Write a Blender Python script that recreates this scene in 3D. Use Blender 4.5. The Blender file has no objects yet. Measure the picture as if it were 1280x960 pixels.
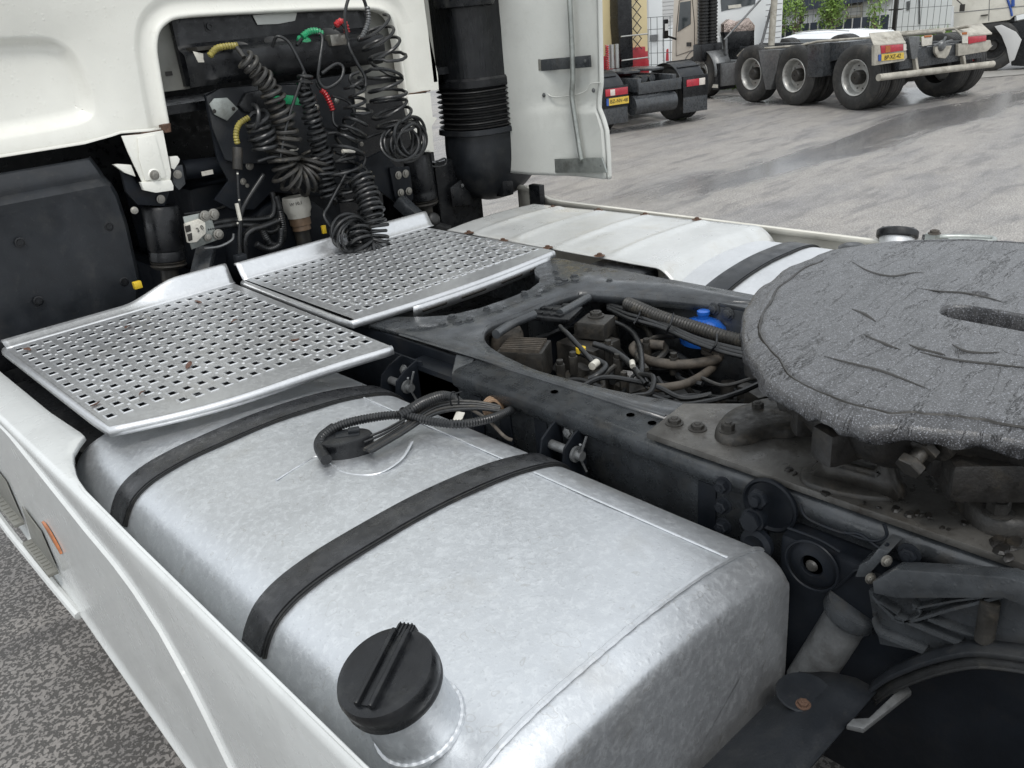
import bpy, bmesh, math, random
from mathutils import Vector, Matrix, noise
random.seed(7)
R = math.radians
D = bpy.data
scene = bpy.context.scene
col = scene.collection
V = Vector

# ------------------------------------------------------------------ camera
CAM = V((-1.568, -0.604, 1.797)); YAW, PITCH, ROLL, FPX = .7321, .4205, -.0927, 1036.7
fwd = V((math.sin(YAW)*math.cos(PITCH), math.cos(YAW)*math.cos(PITCH), -math.sin(PITCH)))
rg0 = V((math.cos(YAW), -math.sin(YAW), 0)); up0 = rg0.cross(fwd)
rgt = rg0*math.cos(ROLL) + up0*math.sin(ROLL); upv = -rg0*math.sin(ROLL) + up0*math.cos(ROLL)
cd = D.cameras.new('camera'); cam = D.objects.new('camera', cd); col.objects.link(cam)
cam.matrix_world = Matrix(((rgt.x, upv.x, -fwd.x, CAM.x), (rgt.y, upv.y, -fwd.y, CAM.y), (rgt.z, upv.z, -fwd.z, CAM.z), (0, 0, 0, 1)))
cd.sensor_width = 36; cd.lens = 36*FPX/1280; cd.clip_start = .02; cd.clip_end = 800
scene.camera = cam

# ------------------------------------------------------------------ light: bright overcast after rain
SUN_EL, SUN_AZ = R(58), R(215)
w = D.worlds.new('World'); scene.world = w; w.use_nodes = True
nt = w.node_tree; nt.nodes.clear()
wo = nt.nodes.new('ShaderNodeOutputWorld'); bg = nt.nodes.new('ShaderNodeBackground'); sky = nt.nodes.new('ShaderNodeTexSky')
sky.sky_type = 'NISHITA'; sky.sun_disc = False; sky.sun_elevation = SUN_EL; sky.sun_rotation = SUN_AZ
sky.dust_density = 4; sky.ozone_density = 1.5
hs = nt.nodes.new('ShaderNodeHueSaturation'); hs.inputs['Saturation'].default_value = .22; hs.inputs['Value'].default_value = 1
tc = nt.nodes.new('ShaderNodeTexCoord'); ns = nt.nodes.new('ShaderNodeTexNoise'); ns.inputs['Scale'].default_value = 2.2; ns.inputs['Detail'].default_value = 5
mr = nt.nodes.new('ShaderNodeMapRange'); mr.inputs['From Min'].default_value = .3; mr.inputs['From Max'].default_value = .7; mr.inputs['To Min'].default_value = .75; mr.inputs['To Max'].default_value = 1.25
mx = nt.nodes.new('ShaderNodeMix'); mx.data_type = 'RGBA'; mx.blend_type = 'MULTIPLY'; mx.inputs[0].default_value = 1
cl = nt.nodes.new('ShaderNodeMix'); cl.data_type = 'RGBA'; cl.inputs[0].default_value = .72; cl.inputs[7].default_value = (13.2, 13.9, 14.6, 1)
lk = nt.links.new
lk(tc.outputs['Generated'], ns.inputs['Vector']); lk(ns.outputs['Fac'], mr.inputs['Value'])
lk(sky.outputs[0], hs.inputs['Color']); lk(hs.outputs[0], cl.inputs[6]); lk(cl.outputs[2], mx.inputs[6]); lk(mr.outputs[0], mx.inputs[7])
lk(mx.outputs[2], bg.inputs['Color']); bg.inputs['Strength'].default_value = .102; lk(bg.outputs[0], wo.inputs[0])
sl = D.lights.new('sun', 'SUN'); sl.energy = 1.5; sl.angle = R(13); sl.color = (1, .97, .93)
so = D.objects.new('sun', sl); col.objects.link(so)
sd = V((math.sin(SUN_AZ)*math.cos(SUN_EL), math.cos(SUN_AZ)*math.cos(SUN_EL), math.sin(SUN_EL)))
so.rotation_euler = sd.to_track_quat('Z', 'Y').to_euler()
scene.view_settings.view_transform = 'Standard'; scene.view_settings.look = 'None'; scene.view_settings.gamma = 1
scene.view_settings.exposure = 0.0
scene.render.resolution_x = 1024; scene.render.resolution_y = 768

# ------------------------------------------------------------------ measuring helper: the point of a real plane seen at a photo position
def at(u, v, X=None, Y=None, Z=None):
    d = fwd + rgt*((u-640)/FPX) - upv*((v-480)/FPX)
    t = (X-CAM.x)/d.x if X is not None else (Y-CAM.y)/d.y if Y is not None else (Z-CAM.z)/d.z
    return CAM + d*t
def pts(l, **k): return [at(a[0], a[1], **k) for a in l]

# ------------------------------------------------------------------ materials
def nodes(name):
    m = D.materials.new(name); m.use_nodes = True; t = m.node_tree
    b = t.nodes['Principled BSDF']; return m, t, b
def N(t, ty, **k):
    n = t.nodes.new(ty)
    for a, v in k.items():
        if a in n.bl_rna.properties.keys(): setattr(n, a, v)
        else: n.inputs[a.replace('_', ' ')].default_value = v
    return n
def noi(t, vec, sc, det=5, rough=.55, dist=0):
    n = N(t, 'ShaderNodeTexNoise'); n.inputs['Scale'].default_value = sc; n.inputs['Detail'].default_value = det
    n.inputs['Roughness'].default_value = rough; n.inputs['Distortion'].default_value = dist
    t.links.new(vec, n.inputs['Vector']); return n.outputs['Fac']
def rng(t, v, a, b, c=0, d=1):
    n = N(t, 'ShaderNodeMapRange'); t.links.new(v, n.inputs['Value'])
    for k, x in zip(('From Min', 'From Max', 'To Min', 'To Max'), (a, b, c, d)): n.inputs[k].default_value = x
    return n.outputs[0]
def mixc(t, f, a, b, mode='MIX'):
    n = N(t, 'ShaderNodeMix', data_type='RGBA', blend_type=mode)
    for s, x in ((0, f), (6, a), (7, b)):
        if isinstance(x, (int, float)): n.inputs[s].default_value = x
        elif isinstance(x, tuple): n.inputs[s].default_value = (*x, 1)
        else: t.links.new(x, n.inputs[s])
    return n.outputs[2]
def mth(t, op, a, b=0):
    n = N(t, 'ShaderNodeMath', operation=op)
    for i, x in enumerate((a, b)):
        if isinstance(x, (int, float)): n.inputs[i].default_value = x
        else: t.links.new(x, n.inputs[i])
    return n.outputs[0]
def bump(t, b, h, dist, prev=None, strength=1):
    n = N(t, 'ShaderNodeBump'); n.inputs['Distance'].default_value = dist; n.inputs['Strength'].default_value = strength
    t.links.new(h, n.inputs['Height'])
    if prev: t.links.new(prev, n.inputs['Normal'])
    t.links.new(n.outputs[0], b.inputs['Normal']); return n.outputs[0]
def mat(name, c, rough=.5, metal=0, var=.15, vs=9, dirt=None, dirt_amt=.5, ds=5, rvar=.12, bs=90, bd=.0006, drops=0, dropsc=110, coat=0, spec=.5, stretch=None):
    m, t, b = nodes(name); tc = N(t, 'ShaderNodeTexCoord'); o = tc.outputs['Object']
    if stretch:
        mp = N(t, 'ShaderNodeMapping'); mp.inputs['Scale'].default_value = stretch; t.links.new(o, mp.inputs['Vector']); o2 = mp.outputs[0]
    else: o2 = o
    n1 = noi(t, o2, vs, 7, .62)
    lo = tuple(max(0, x*(1-var)) for x in c); hi = tuple(min(1, x*(1+var)) for x in c)
    cc = mixc(t, rng(t, n1, .32, .68), lo, hi)
    if dirt:
        f = rng(t, noi(t, o, ds, 9, .7, .4), .52, .66, 0, dirt_amt)
        cc = mixc(t, f, cc, dirt)
        f2 = rng(t, noi(t, o, ds*9, 6, .7), .58, .72, 0, dirt_amt*.8); cc = mixc(t, f2, cc, dirt)
    t.links.new(cc, b.inputs['Base Color'])
    b.inputs['Metallic'].default_value = metal
    t.links.new(rng(t, noi(t, o2, vs*2.3, 5), .3, .7, max(.03, rough-rvar), min(1, rough+rvar)), b.inputs['Roughness'])
    b.inputs['Specular IOR Level'].default_value = spec
    if coat: b.inputs['Coat Weight'].default_value = coat; b.inputs['Coat Roughness'].default_value = .12
    p = bump(t, b, noi(t, o2, bs, 6, .6), bd)
    if drops:
        vo = N(t, 'ShaderNodeTexVoronoi'); vo.inputs['Scale'].default_value = dropsc; t.links.new(o, vo.inputs['Vector'])
        sep = N(t, 'ShaderNodeSeparateColor'); t.links.new(vo.outputs['Color'], sep.inputs[0])
        r_ = mth(t, 'MULTIPLY', sep.outputs[0], .42)
        h = mth(t, 'MAXIMUM', mth(t, 'SUBTRACT', r_, vo.outputs['Distance']), 0)
        bump(t, b, h, drops, p)
    return m
M = {}
M['white'] = mat('white_paint', (.72, .715, .655), .32, 0, .05, 3, (.45, .42, .34), .12, 3, .06, 40, .0002, .0016, 70, coat=.35)
M['white_clean'] = mat('fairing_paint', (.58, .595, .585), .25, 0, .04, 4, (.42, .43, .42), .3, 7, .06, 60, .0002, .0012, 60, coat=.4)
M['cream'] = mat('cream_paint', (.62, .60, .53), .4, 0, .07, 3, (.30, .27, .2), .25, 4)
M['innerwhite'] = mat('panel_inner', (.52, .53, .50), .5, 0, .08, 3, (.3, .3, .27), .25, 4)
M['cabgrey'] = mat('cab_primer_grey', (.20, .20, .18), .55, 0, .1, 5, (.12, .11, .09), .4, 6)
M['frame'] = mat('chassis_paint', (.042, .046, .050), .30, 0, .4, 14, (.062, .056, .046), .35, 16, .17, 110, .0004, .0011, 120, spec=.55)
M['strap'] = mat('strap_paint', (.020, .021, .023), .34, 0, .5, 26, (.06, .06, .06), .45, 22, .2, 90, .0005, .0010, 110, spec=.5)
M['frame_navy'] = mat('chassis_web', (.0065, .0085, .012), .5, 0, .3, 10, (.022, .019, .015), .3, 10, .12, 120, .0003, spec=.22)
M['plastic'] = mat('black_plastic', (.0065, .0072, .0085), .36, 0, .4, 14, (.035, .036, .035), .4, 14, .2, 60, .0007, .0008, 110, spec=.4)
M['plastic_matt'] = mat('grey_plastic', (.012, .014, .017), .40, 0, .3, 8, (.055, .053, .048), .35, 6, .12, 200, .0004, .0006, 140, spec=.4)
M['intake'] = mat('wrinkled_intake', (.007, .008, .0095), .30, 0, .3, 20, (.03, .03, .03), .3, 20, .12, 42, .0035, 0, spec=.5, stretch=(1, 1, .13))
M['rubber'] = mat('rubber', (.009, .0095, .010), .5, 0, .3, 30, (.05, .046, .036), .3, 25, .12, 200, .0006)
M['hose'] = mat('hose_black', (.011, .012, .013), .34, 0, .3, 40, (.06, .055, .045), .25, 35, .1, 200, .0003)
M['hose_dusty'] = mat('hose_dusty', (.028, .027, .025), .45, 0, .3, 40, (.10, .088, .065), .5, 30, .1, 200, .0006)
M['grime'] = mat('grimy_casting', (.022, .0205, .018), .5, 0, .45, 22, (.068, .057, .043), .6, 18, .15, 120, .001)
M['dust'] = mat('dusty_casting', (.070, .059, .047), .7, 0, .4, 24, (.02, .018, .015), .8, 16, .1, 120, .001)
M['steel'] = mat('zinc_steel', (.27, .26, .235), .38, .85, .2, 30, (.14, .10, .06), .4, 30, .12, 200, .0003)
M['castal'] = mat('grey_cast', (.15, .155, .157), .42, .5, .25, 26, (.05, .045, .04), .4, 20, .12, 150, .0008)
M['brownring'] = mat('brown_cable', (.2, .13, .08), .5, 0, .3, 20)
M['rust'] = mat('rust', (.095, .050, .030), .8, 0, .5, 60, (.035, .022, .016), .8, 50, .1, 200, .001)
M['orange'] = mat('amber_lens', (.34, .10, .015), .2, 0, .25, 60, coat=.6)
M['red'] = mat('red_plastic', (.42, .02, .025), .35, 0, .2, 30)
M['redpaint'] = mat('red_paint', (.35, .02, .03), .4, 0, .15, 5, (.1, .03, .03), .4, 5)
M['redlens'] = mat('red_lens', (.38, .02, .035), .2, 0, .2, 20, coat=.5)
M['whitelens'] = mat('clear_lens', (.6, .55, .5), .2, 0, .1, 20, coat=.5)
M['green'] = mat('green_plastic', (.01, .22, .09), .35, 0, .25, 30)
M['yellow'] = mat('yellow_spring', (.25, .21, .045), .45, 0, .3, 50, (.1, .09, .05), .5, 40)
M['yellow_tag'] = mat('yellow_tag', (.65, .45, .03), .45, 0, .1, 20)
M['blue'] = mat('blue_tank_paint', (.012, .09, .38), .25, 0, .25, 12, (.02, .04, .08), .5, 25, coat=.5)
M['offwhite'] = mat('offwhite_plastic', (.55, .53, .47), .45, 0, .1, 20, (.2, .18, .13), .4, 30)
M['glass'] = mat('dark_glass', (.05, .06, .065), .06, 0, .2, 3, spec=.9)
M['plate_yellow'] = mat('number_plate', (.60, .42, .06), .4, 0, .1, 20, (.3, .2, .08), .3, 10)
M['plate_blue'] = mat('plate_blue', (.03, .08, .3), .4)
M['ink'] = mat('black_ink', (.02, .018, .015), .5)
M['galv'] = mat('galvanised_steel', (.34, .36, .34), .42, .7, .25, 14, (.13, .13, .11), .5, 9, .1, 120, .0006)
M['tyre'] = mat('tyre', (.024, .024, .023), .62, 0, .3, 10, (.10, .09, .075), .45, 6, .1, 100, .001)
M['rim'] = mat('rim_silver', (.42, .42, .40), .4, .5, .15, 8, (.12, .1, .08), .5, 6)
M['leaf'] = mat('dead_leaf', (.10, .05, .035), .6, 0, .4, 80)
M['copper'] = mat('hammered_copper', (.55, .45, .40), .22, .9, .3, 5, bs=14, bd=.02)
M['brushed'] = mat('brushed_silver', (.5, .5, .48), .35, .9, .15, 3)
M['beige'] = mat('beige_paint', (.64, .58, .50), .45, 0, .06, 2, (.3, .24, .18), .3, 2)
M['creamcab'] = mat('yellow_cream_paint', (.62, .52, .30), .45, 0, .06, 2)
M['dirtywhite'] = mat('dirty_painted_steel', (.36, .34, .29), .6, 0, .25, 8, (.13, .11, .08), .7, 5, .1, 60, .001)
M['wallgrey'] = mat('wall_cladding', (.50, .50, .49), .6, 0, .06, .6)
M['wallwhite'] = mat('wall_white', (.66, .68, .68), .6, 0, .05, .5)
M['roofdark'] = mat('dark_cladding', (.035, .045, .065), .5, 0, .2, .5)
M['fence'] = mat('fence_wire', (.09, .10, .10), .5, 0, .2, 3)
M['pave'] = mat('paving', (.30, .29, .27), .6, 0, .15, 2, (.16, .15, .14), .4, 3)
M['car'] = mat('car_paint', (.75, .77, .78), .2, 0, .03, 2, coat=.6)

# raw aluminium of the fuel tanks: mottled oxide bloom, scuffs, rain drops
def tank_mat(name, base, rough, drops, scr=1.0):
    m, t, b = nodes(name); tc = N(t, 'ShaderNodeTexCoord'); o = tc.outputs['Object']
    n1 = noi(t, o, 5, 8, .62, .3); n2 = noi(t, o, 75, 7, .72, .5); n3 = noi(t, o, 150, 4, .6)
    c = mixc(t, rng(t, n1, .3, .7), tuple(x*.90 for x in base), tuple(min(1, x*1.07) for x in base))
    c = mixc(t, rng(t, n2, .48, .62, 0, .30*scr), c, (.86, .88, .89))
    c = mixc(t, rng(t, n3, .60, .70, 0, .30*scr), c, tuple(x*.5 for x in base))
    f = rng(t, noi(t, o, 4.5, 5, .6), .58, .72, 0, .35*scr); c = mixc(t, f, c, (.38, .36, .32))
    spot = noi(t, o, 26, 2, .4); ring_ = mth(t, 'ABSOLUTE', mth(t, 'SUBTRACT', spot, .66)); c = mixc(t, rng(t, ring_, .0, .012, .32*scr, 0), c, (.36, .34, .30))
    ms = N(t, 'ShaderNodeMapping'); ms.inputs['Rotation'].default_value = (0, 0, R(24)); ms.inputs['Scale'].default_value = (5, 90, 20); t.links.new(o, ms.inputs['Vector'])
    c = mixc(t, rng(t, noi(t, ms.outputs[0], 1, 3, .6), .69, .74, 0, .18*scr), c, (.40, .40, .40))
    t.links.new(c, b.inputs['Base Color']); b.inputs['Metallic'].default_value = .82
    t.links.new(rng(t, n2, .35, .65, rough-.05, rough+.08), b.inputs['Roughness'])
    p = bump(t, b, n2, .00055*scr); p = bump(t, b, n3, .00012, p)
    vo = N(t, 'ShaderNodeTexVoronoi'); vo.inputs['Scale'].default_value = 85; t.links.new(o, vo.inputs['Vector'])
    sep = N(t, 'ShaderNodeSeparateColor'); t.links.new(vo.outputs['Color'], sep.inputs[0])
    h = mth(t, 'MAXIMUM', mth(t, 'SUBTRACT', mth(t, 'MULTIPLY', sep.outputs[0], .4), vo.outputs['Distance']), 0)
    bump(t, b, h, drops, p)
    return m
M['tank'] = tank_mat('tank_aluminium', (.60, .62, .64), .42, .0009)
M['tread'] = tank_mat('tread_aluminium', (.62, .63, .64), .36, .0005, .55)
M['tankfar'] = tank_mat('pale_aluminium', (.64, .65, .66), .5, .0007, .6)
M['shield'] = mat('shield_paint', (.54, .55, .54), .34, .25, .08, 5, (.40, .37, .30), .3, 5, .1, 30, .0012, .0016, 60)

# grease on the coupling plate: wet, torn, streaked
def grease_mat():
    m, t, b = nodes('coupling_grease'); tc = N(t, 'ShaderNodeTexCoord'); o = tc.outputs['Object']
    mp = N(t, 'ShaderNodeMapping'); mp.inputs['Scale'].default_value = (.8, 4.2, 1); mp.inputs['Rotation'].default_value = (0, 0, R(28)); t.links.new(o, mp.inputs['Vector'])
    s = mp.outputs[0]
    n1 = noi(t, s, 5, 9, .66, .8); n2 = noi(t, s, 30, 8, .72, .6); n3 = noi(t, o, 190, 4, .7); n4 = noi(t, o, 420, 2, .5)
    c = mixc(t, rng(t, n1, .35, .65), (.013, .0125, .0125), (.070, .070, .073))
    ridge = mth(t, 'ABSOLUTE', mth(t, 'SUBTRACT', n2, .5)); crack = rng(t, ridge, 0, .028, 1, 0)
    area = rng(t, n1, .54, .62); crk = mth(t, 'MULTIPLY', crack, area)
    c = mixc(t, mth(t, 'MULTIPLY', crk, .9), c, (.008, .007, .006))
    lg = noi(t, s, 3.1, 5, .5, 1.4); lc = mth(t, 'MULTIPLY', rng(t, mth(t, 'ABSOLUTE', mth(t, 'SUBTRACT', lg, .5)), 0, .0045, 1, 0), rng(t, noi(t, o, 7, 3), .45, .52)); c = mixc(t, lc, c, (.006, .005, .005))
    c = mixc(t, rng(t, n4, .58, .66, 0, .6), c, (.30, .31, .34))  # pale specks: sparkle of the wet grease put into the colour
    c = mixc(t, rng(t, n3, .58, .7, 0, .55), c, (.025, .024, .023))
    t.links.new(c, b.inputs['Base Color'])
    t.links.new(rng(t, n3, .3, .7, .20, .42), b.inputs['Roughness']); b.inputs['Specular IOR Level'].default_value = .75
    p = bump(t, b, n2, .0006); p = bump(t, b, mth(t, 'MULTIPLY', mth(t, 'MAXIMUM', crk, lc), -1), .0030, p); p = bump(t, b, n3, .0007, p); bump(t, b, n4, .0006, p)
    return m
M['grease'] = grease_mat()
M['grease_dark'] = mat('old_grease', (.010, .009, .008), .5, 0, .5, 25, (.034, .028, .020), .6, 20, .15, 60, .002, spec=.5)
M['wornplate'] = mat('worn_subframe_plate', (.078, .075, .069), .38, .2, .4, 12, (.024, .019, .014), .9, 6, .16, 120, .0006, .0006, 130)

def asphalt_mat():
    m, t, b = nodes('wet_asphalt'); tc = N(t, 'ShaderNodeTexCoord'); o = tc.outputs['Object']
    # stones and open pores, seen close by
    nn = noi(t, o, 28, 3); vec = N(t, 'ShaderNodeVectorMath', operation='ADD'); cmb = N(t, 'ShaderNodeCombineXYZ')
    t.links.new(mth(t, 'MULTIPLY', nn, .05), cmb.inputs[0]); t.links.new(mth(t, 'MULTIPLY', nn, .04), cmb.inputs[1])
    t.links.new(o, vec.inputs[0]); t.links.new(cmb.outputs[0], vec.inputs[1])
    vo = N(t, 'ShaderNodeTexVoronoi'); vo.inputs['Scale'].default_value = 95; t.links.new(vec.outputs[0], vo.inputs['Vector'])
    big = noi(t, o, 2.2, 5, .6); med = noi(t, o, 66, 4, .55, .15); fine = noi(t, o, 260, 3); dens = noi(t, o, 5, 4)
    pit = rng(t, mth(t, 'ADD', mth(t, 'ADD', med, mth(t, 'MULTIPLY', vo.outputs['Distance'], .30)), mth(t, 'MULTIPLY', dens, .26)), .76, .81)
    sepv = N(t, 'ShaderNodeSeparateColor'); t.links.new(vo.outputs['Color'], sepv.inputs[0]); sx_ = N(t, 'ShaderNodeSeparateXYZ'); t.links.new(o, sx_.inputs[0])
    c = mixc(t, rng(t, fine, .3, .7), (.29, .268, .243), (.41, .383, .350)); c = mixc(t, .25, c, mixc(t, sepv.outputs[0], (.26, .24, .22), (.56, .53, .49)))
    c = mixc(t, rng(t, big, .35, .65, .0, .45), c, (.33, .315, .30))
    # tyre-swept bands and damp patches across the yard
    mp = N(t, 'ShaderNodeMapping'); mp.inputs['Rotation'].default_value = (0, 0, R(-33)); mp.inputs['Scale'].default_value = (.28, .95, 1); t.links.new(o, mp.inputs['Vector'])
    bands = noi(t, mp.outputs[0], 1.25, 8, .62, .5)
    mp2 = N(t, 'ShaderNodeMapping'); mp2.inputs['Rotation'].default_value = (0, 0, R(-12)); mp2.inputs['Scale'].default_value = (.45, 2.0, 1); t.links.new(o, mp2.inputs['Vector'])
    tracks = noi(t, mp2.outputs[0], 2.6, 8, .6, .4)
    c = mixc(t, rng(t, bands, .46, .60, 0, .6), c, (.23, .225, .228))
    c = mixc(t, rng(t, tracks, .52, .64, 0, .6), c, (.15, .145, .145))
    c = mixc(t, rng(t, tracks, .34, .44, .22, 0), c, (.52, .49, .455))
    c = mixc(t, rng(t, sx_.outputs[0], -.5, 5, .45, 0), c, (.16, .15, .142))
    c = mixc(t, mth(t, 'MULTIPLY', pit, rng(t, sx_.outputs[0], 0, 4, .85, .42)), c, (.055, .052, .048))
    # the wet sweep running to the back of the yard and the puddles by the wheels
    def blob(cx, cy, a, l, wd):
        g = N(t, 'ShaderNodeMapping'); g.vector_type = 'TEXTURE'; g.inputs['Location'].default_value = (cx, cy, 0); g.inputs['Rotation'].default_value = (0, 0, a); g.inputs['Scale'].default_value = (l, wd, 50)
        t.links.new(o, g.inputs['Vector']); ln = N(t, 'ShaderNodeVectorMath', operation='LENGTH'); t.links.new(g.outputs[0], ln.inputs[0])
        return mth(t, 'SUBTRACT', 1, ln.outputs['Value'])
    wet = blob(9.2, 4.0, R(-4), 6.2, .62)
    for q in ((12.4, 5.2, R(-30), 1.5, .6), (9.3, 7.6, R(-20), 1.2, .45), (13.5, 5.0, R(60), 1.3, .5), (12.2, 7.6, R(70), 1.6, .55)):
        wet = mth(t, 'MAXIMUM', wet, blob(*q))
    wet = rng(t, mth(t, 'ADD', wet, mth(t, 'MULTIPLY', mth(t, 'SUBTRACT', bands, .5), 2.6)), -.05, .45)
    c = mixc(t, mth(t, 'MULTIPLY', wet, .55), c, (.09, .092, .10))
    t.links.new(c, b.inputs['Base Color'])
    ro = mixc(t, wet, (.48, .48, .48), (.14, .14, .14)); t.links.new(ro, b.inputs['Roughness'])
    hgt = mth(t, 'SUBTRACT', mth(t, 'MULTIPLY', fine, .3), pit)
    n = N(t, 'ShaderNodeBump'); n.inputs['Distance'].default_value = .006; t.links.new(hgt, n.inputs['Height'])
    t.links.new(rng(t, wet, 0, 1, .7, .12), n.inputs['Strength']); t.links.new(n.outputs[0], b.inputs['Normal'])
    return m
M['asphalt'] = asphalt_mat()
def leaf_mat(name, c):
    m, t, b = nodes(name); oi = N(t, 'ShaderNodeTexCoord'); n = noi(t, oi.outputs['Object'], 1.6, 4)
    t.links.new(mixc(t, rng(t, n, .35, .65), tuple(x*.6 for x in c), tuple(x*1.4 for x in c)), b.inputs['Base Color'])
    b.inputs['Roughness'].default_value = .6; b.inputs['Transmission Weight'].default_value = 0
    return m
M['leaves'] = leaf_mat('spring_leaves', (.15, .24, .05)); M['grass'] = leaf_mat('grass_blades', (.13, .22, .04)); M['bark'] = mat('bark', (.16, .12, .09), .8)

# ------------------------------------------------------------------ mesh builder
def spline(p, n=8, closed=False):
    p = [V(q) for q in p]; out = []; L = len(p)
    for i in range(L if closed else L-1):
        a, b_, c, d = (p[(i-1) % L], p[i], p[(i+1) % L], p[(i+2) % L]) if closed else (p[max(i-1, 0)], p[i], p[i+1], p[min(i+2, L-1)])
        for k in range(n):
            s = k/n; out.append(.5*((2*b_)+(c-a)*s+(2*a-5*b_+4*c-d)*s*s+(3*b_-a-3*c+d)*s**3))
    if not closed: out.append(p[-1])
    return out
def resample(p, step):
    out = [p[0].copy()]; acc = 0
    for a, b_ in zip(p, p[1:]):
        l = (b_-a).length
        if l < 1e-9: continue
        d = step-acc
        while d <= l: out.append(a.lerp(b_, d/l)); d += step
        acc = l-(d-step)
    if (out[-1]-p[-1]).length > step*.3: out.append(p[-1].copy())
    return out
class MB:
    def __init__(s): s.v = []; s.f = []
    def add(s, vs, fs):
        o = len(s.v); s.v += [tuple(q) for q in vs]; s.f += [tuple(i+o for i in f) for f in fs]; return s
    def box(s, x0, x1, y0, y1, z0, z1, T=None):
        vs = [V((x, y, z)) for x in (x0, x1) for y in (y0, y1) for z in (z0, z1)]
        if T: vs = [T @ q for q in vs]
        return s.add(vs, [(0, 1, 3, 2), (4, 6, 7, 5), (0, 4, 5, 1), (2, 3, 7, 6), (0, 2, 6, 4), (1, 5, 7, 3)])
    def bar(s, a, b_, w, h, up=(0, 0, 1)):
        a, b_ = V(a), V(b_); d = b_-a; L = d.length; d.normalize(); x = d.cross(V(up))
        if x.length < 1e-4: x = d.cross(V((1, 0, 0)))
        x.normalize(); z = x.cross(d)
        T = Matrix(((x.x, d.x, z.x, a.x), (x.y, d.y, z.y, a.y), (x.z, d.z, z.z, a.z), (0, 0, 0, 1)))
        return s.box(-w/2, w/2, 0, L, -h/2, h/2, T)
    def prism(s, poly, vec):
        poly = [V(q) for q in poly]; n = len(poly); vec = V(vec)
        return s.add(poly+[q+vec for q in poly], [tuple(range(n))[::-1], tuple(range(n, 2*n))]+[(i, (i+1) % n, n+(i+1) % n, n+i) for i in range(n)])
    def loft(s, rows, cu=False, cv=False, caps=False):
        n = len(rows[0]); m = len(rows); vs = [q for r in rows for q in r]; fs = []
        for i in range(m if cu else m-1):
            for j in range(n if cv else n-1):
                a = i*n+j; b_ = i*n+(j+1) % n; c = ((i+1) % m)*n+(j+1) % n; d = ((i+1) % m)*n+j; fs.append((a, b_, c, d))
        if caps: fs += [tuple(range(n))[::-1], tuple((m-1)*n+k for k in range(n))]
        return s.add(vs, fs)
    def tube(s, path, r, seg=8, sm=6, closed=False, corr=None, caps=True, flat=1):
        p = [V(q) for q in path]
        if sm and len(p) > 2: p = spline(p, sm, closed)
        if corr: p = resample(p, corr[0]/2)
        rows = []; up = None; L = len(p)
        for i, q in enumerate(p):
            t = (p[(i+1) % L]-p[i-1]) if closed else (p[min(i+1, L-1)]-p[max(i-1, 0)])
            if t.length < 1e-9: t = V((0, 0, 1))
            t.normalize()
            if up is None: up = t.cross(V((0, 0, 1)));  up = t.cross(V((1, 0, 0))) if up.length < .2 else up
            up = (up-t*up.dot(t)); up.normalize(); bn = t.cross(up)
            rr = (r(i/(L-1)) if callable(r) else r)*((1+(corr[1] if i % 2 else -corr[1])) if corr else 1)
            rows.append([q+(up*math.cos(a)+bn*math.sin(a)*flat)*rr for a in [2*math.pi*k/seg for k in range(seg)]])
        return s.loft(rows, cu=closed, cv=True, caps=caps and not closed)
    def helix(s, path, Rr, r, turns, seg=7, per=18, jit=.0, ph=0):
        p = resample(spline(path, 12), .004); L = len(p); n = int(turns*per)
        frames = []; up = None
        for i, q in enumerate(p):
            t = p[min(i+1, L-1)]-p[max(i-1, 0)]; t.normalize()
            if up is None: up = t.cross(V((0, 1, 0))); up = t.cross(V((1, 0, 0))) if up.length < .2 else up
            up = up-t*up.dot(t); up.normalize(); frames.append((q, up.copy(), t.cross(up)))
        hp = []
        for k in range(n+1):
            u = k/n*(L-1); i = min(int(u), L-2); fr = u-i; q = frames[i][0].lerp(frames[i+1][0], fr); a = 2*math.pi*k/per+ph
            R2 = (Rr(k/n) if callable(Rr) else Rr)*(1+jit*math.sin(k*.37+ph)*.6+jit*math.sin(k*.13))
            hp.append(q+frames[i][1]*math.cos(a)*R2+frames[i][2]*math.sin(a)*R2)
        return s.tube(hp, r, seg, 0)
    def lathe(s, prof, c, ax=(0, 0, 1), seg=32, caps=True):
        q = V(ax).normalized().to_track_quat('Z', 'Y').to_matrix(); c = V(c)
        rows = [[c+q @ V((r*math.cos(2*math.pi*k/seg), r*math.sin(2*math.pi*k/seg), z)) for k in range(seg)] for r, z in prof]
        return s.loft(rows, cv=True, caps=caps)
    def cyl(s, a, b_, r, seg=20, r2=None):
        a, b_ = V(a), V(b_); return s.lathe([(r, 0), (r2 if r2 is not None else r, (b_-a).length)], a, b_-a, seg)
    def ball(s, c, r, seg=14, sc=(1, 1, 1)):
        c = V(c); rows = []
        for i in range(1, seg//2):
            a = math.pi*i/(seg//2); rows.append([c+V((sc[0]*r*math.sin(a)*math.cos(2*math.pi*k/seg), sc[1]*r*math.sin(a)*math.sin(2*math.pi*k/seg), sc[2]*r*math.cos(a))) for k in range(seg)])
        return s.loft(rows, cv=True, caps=True)
    def noisy(s, amp, sc, seed=0, z_only=False):
        o = V((seed*3.1, seed*1.7, seed)); out = []
        for q in s.v:
            q = V(q); d = noise.noise_vector(q*sc+o)*amp
            if z_only: d.x = d.y = 0
            out.append(tuple(q+d))
        s.v = out; return s
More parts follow.
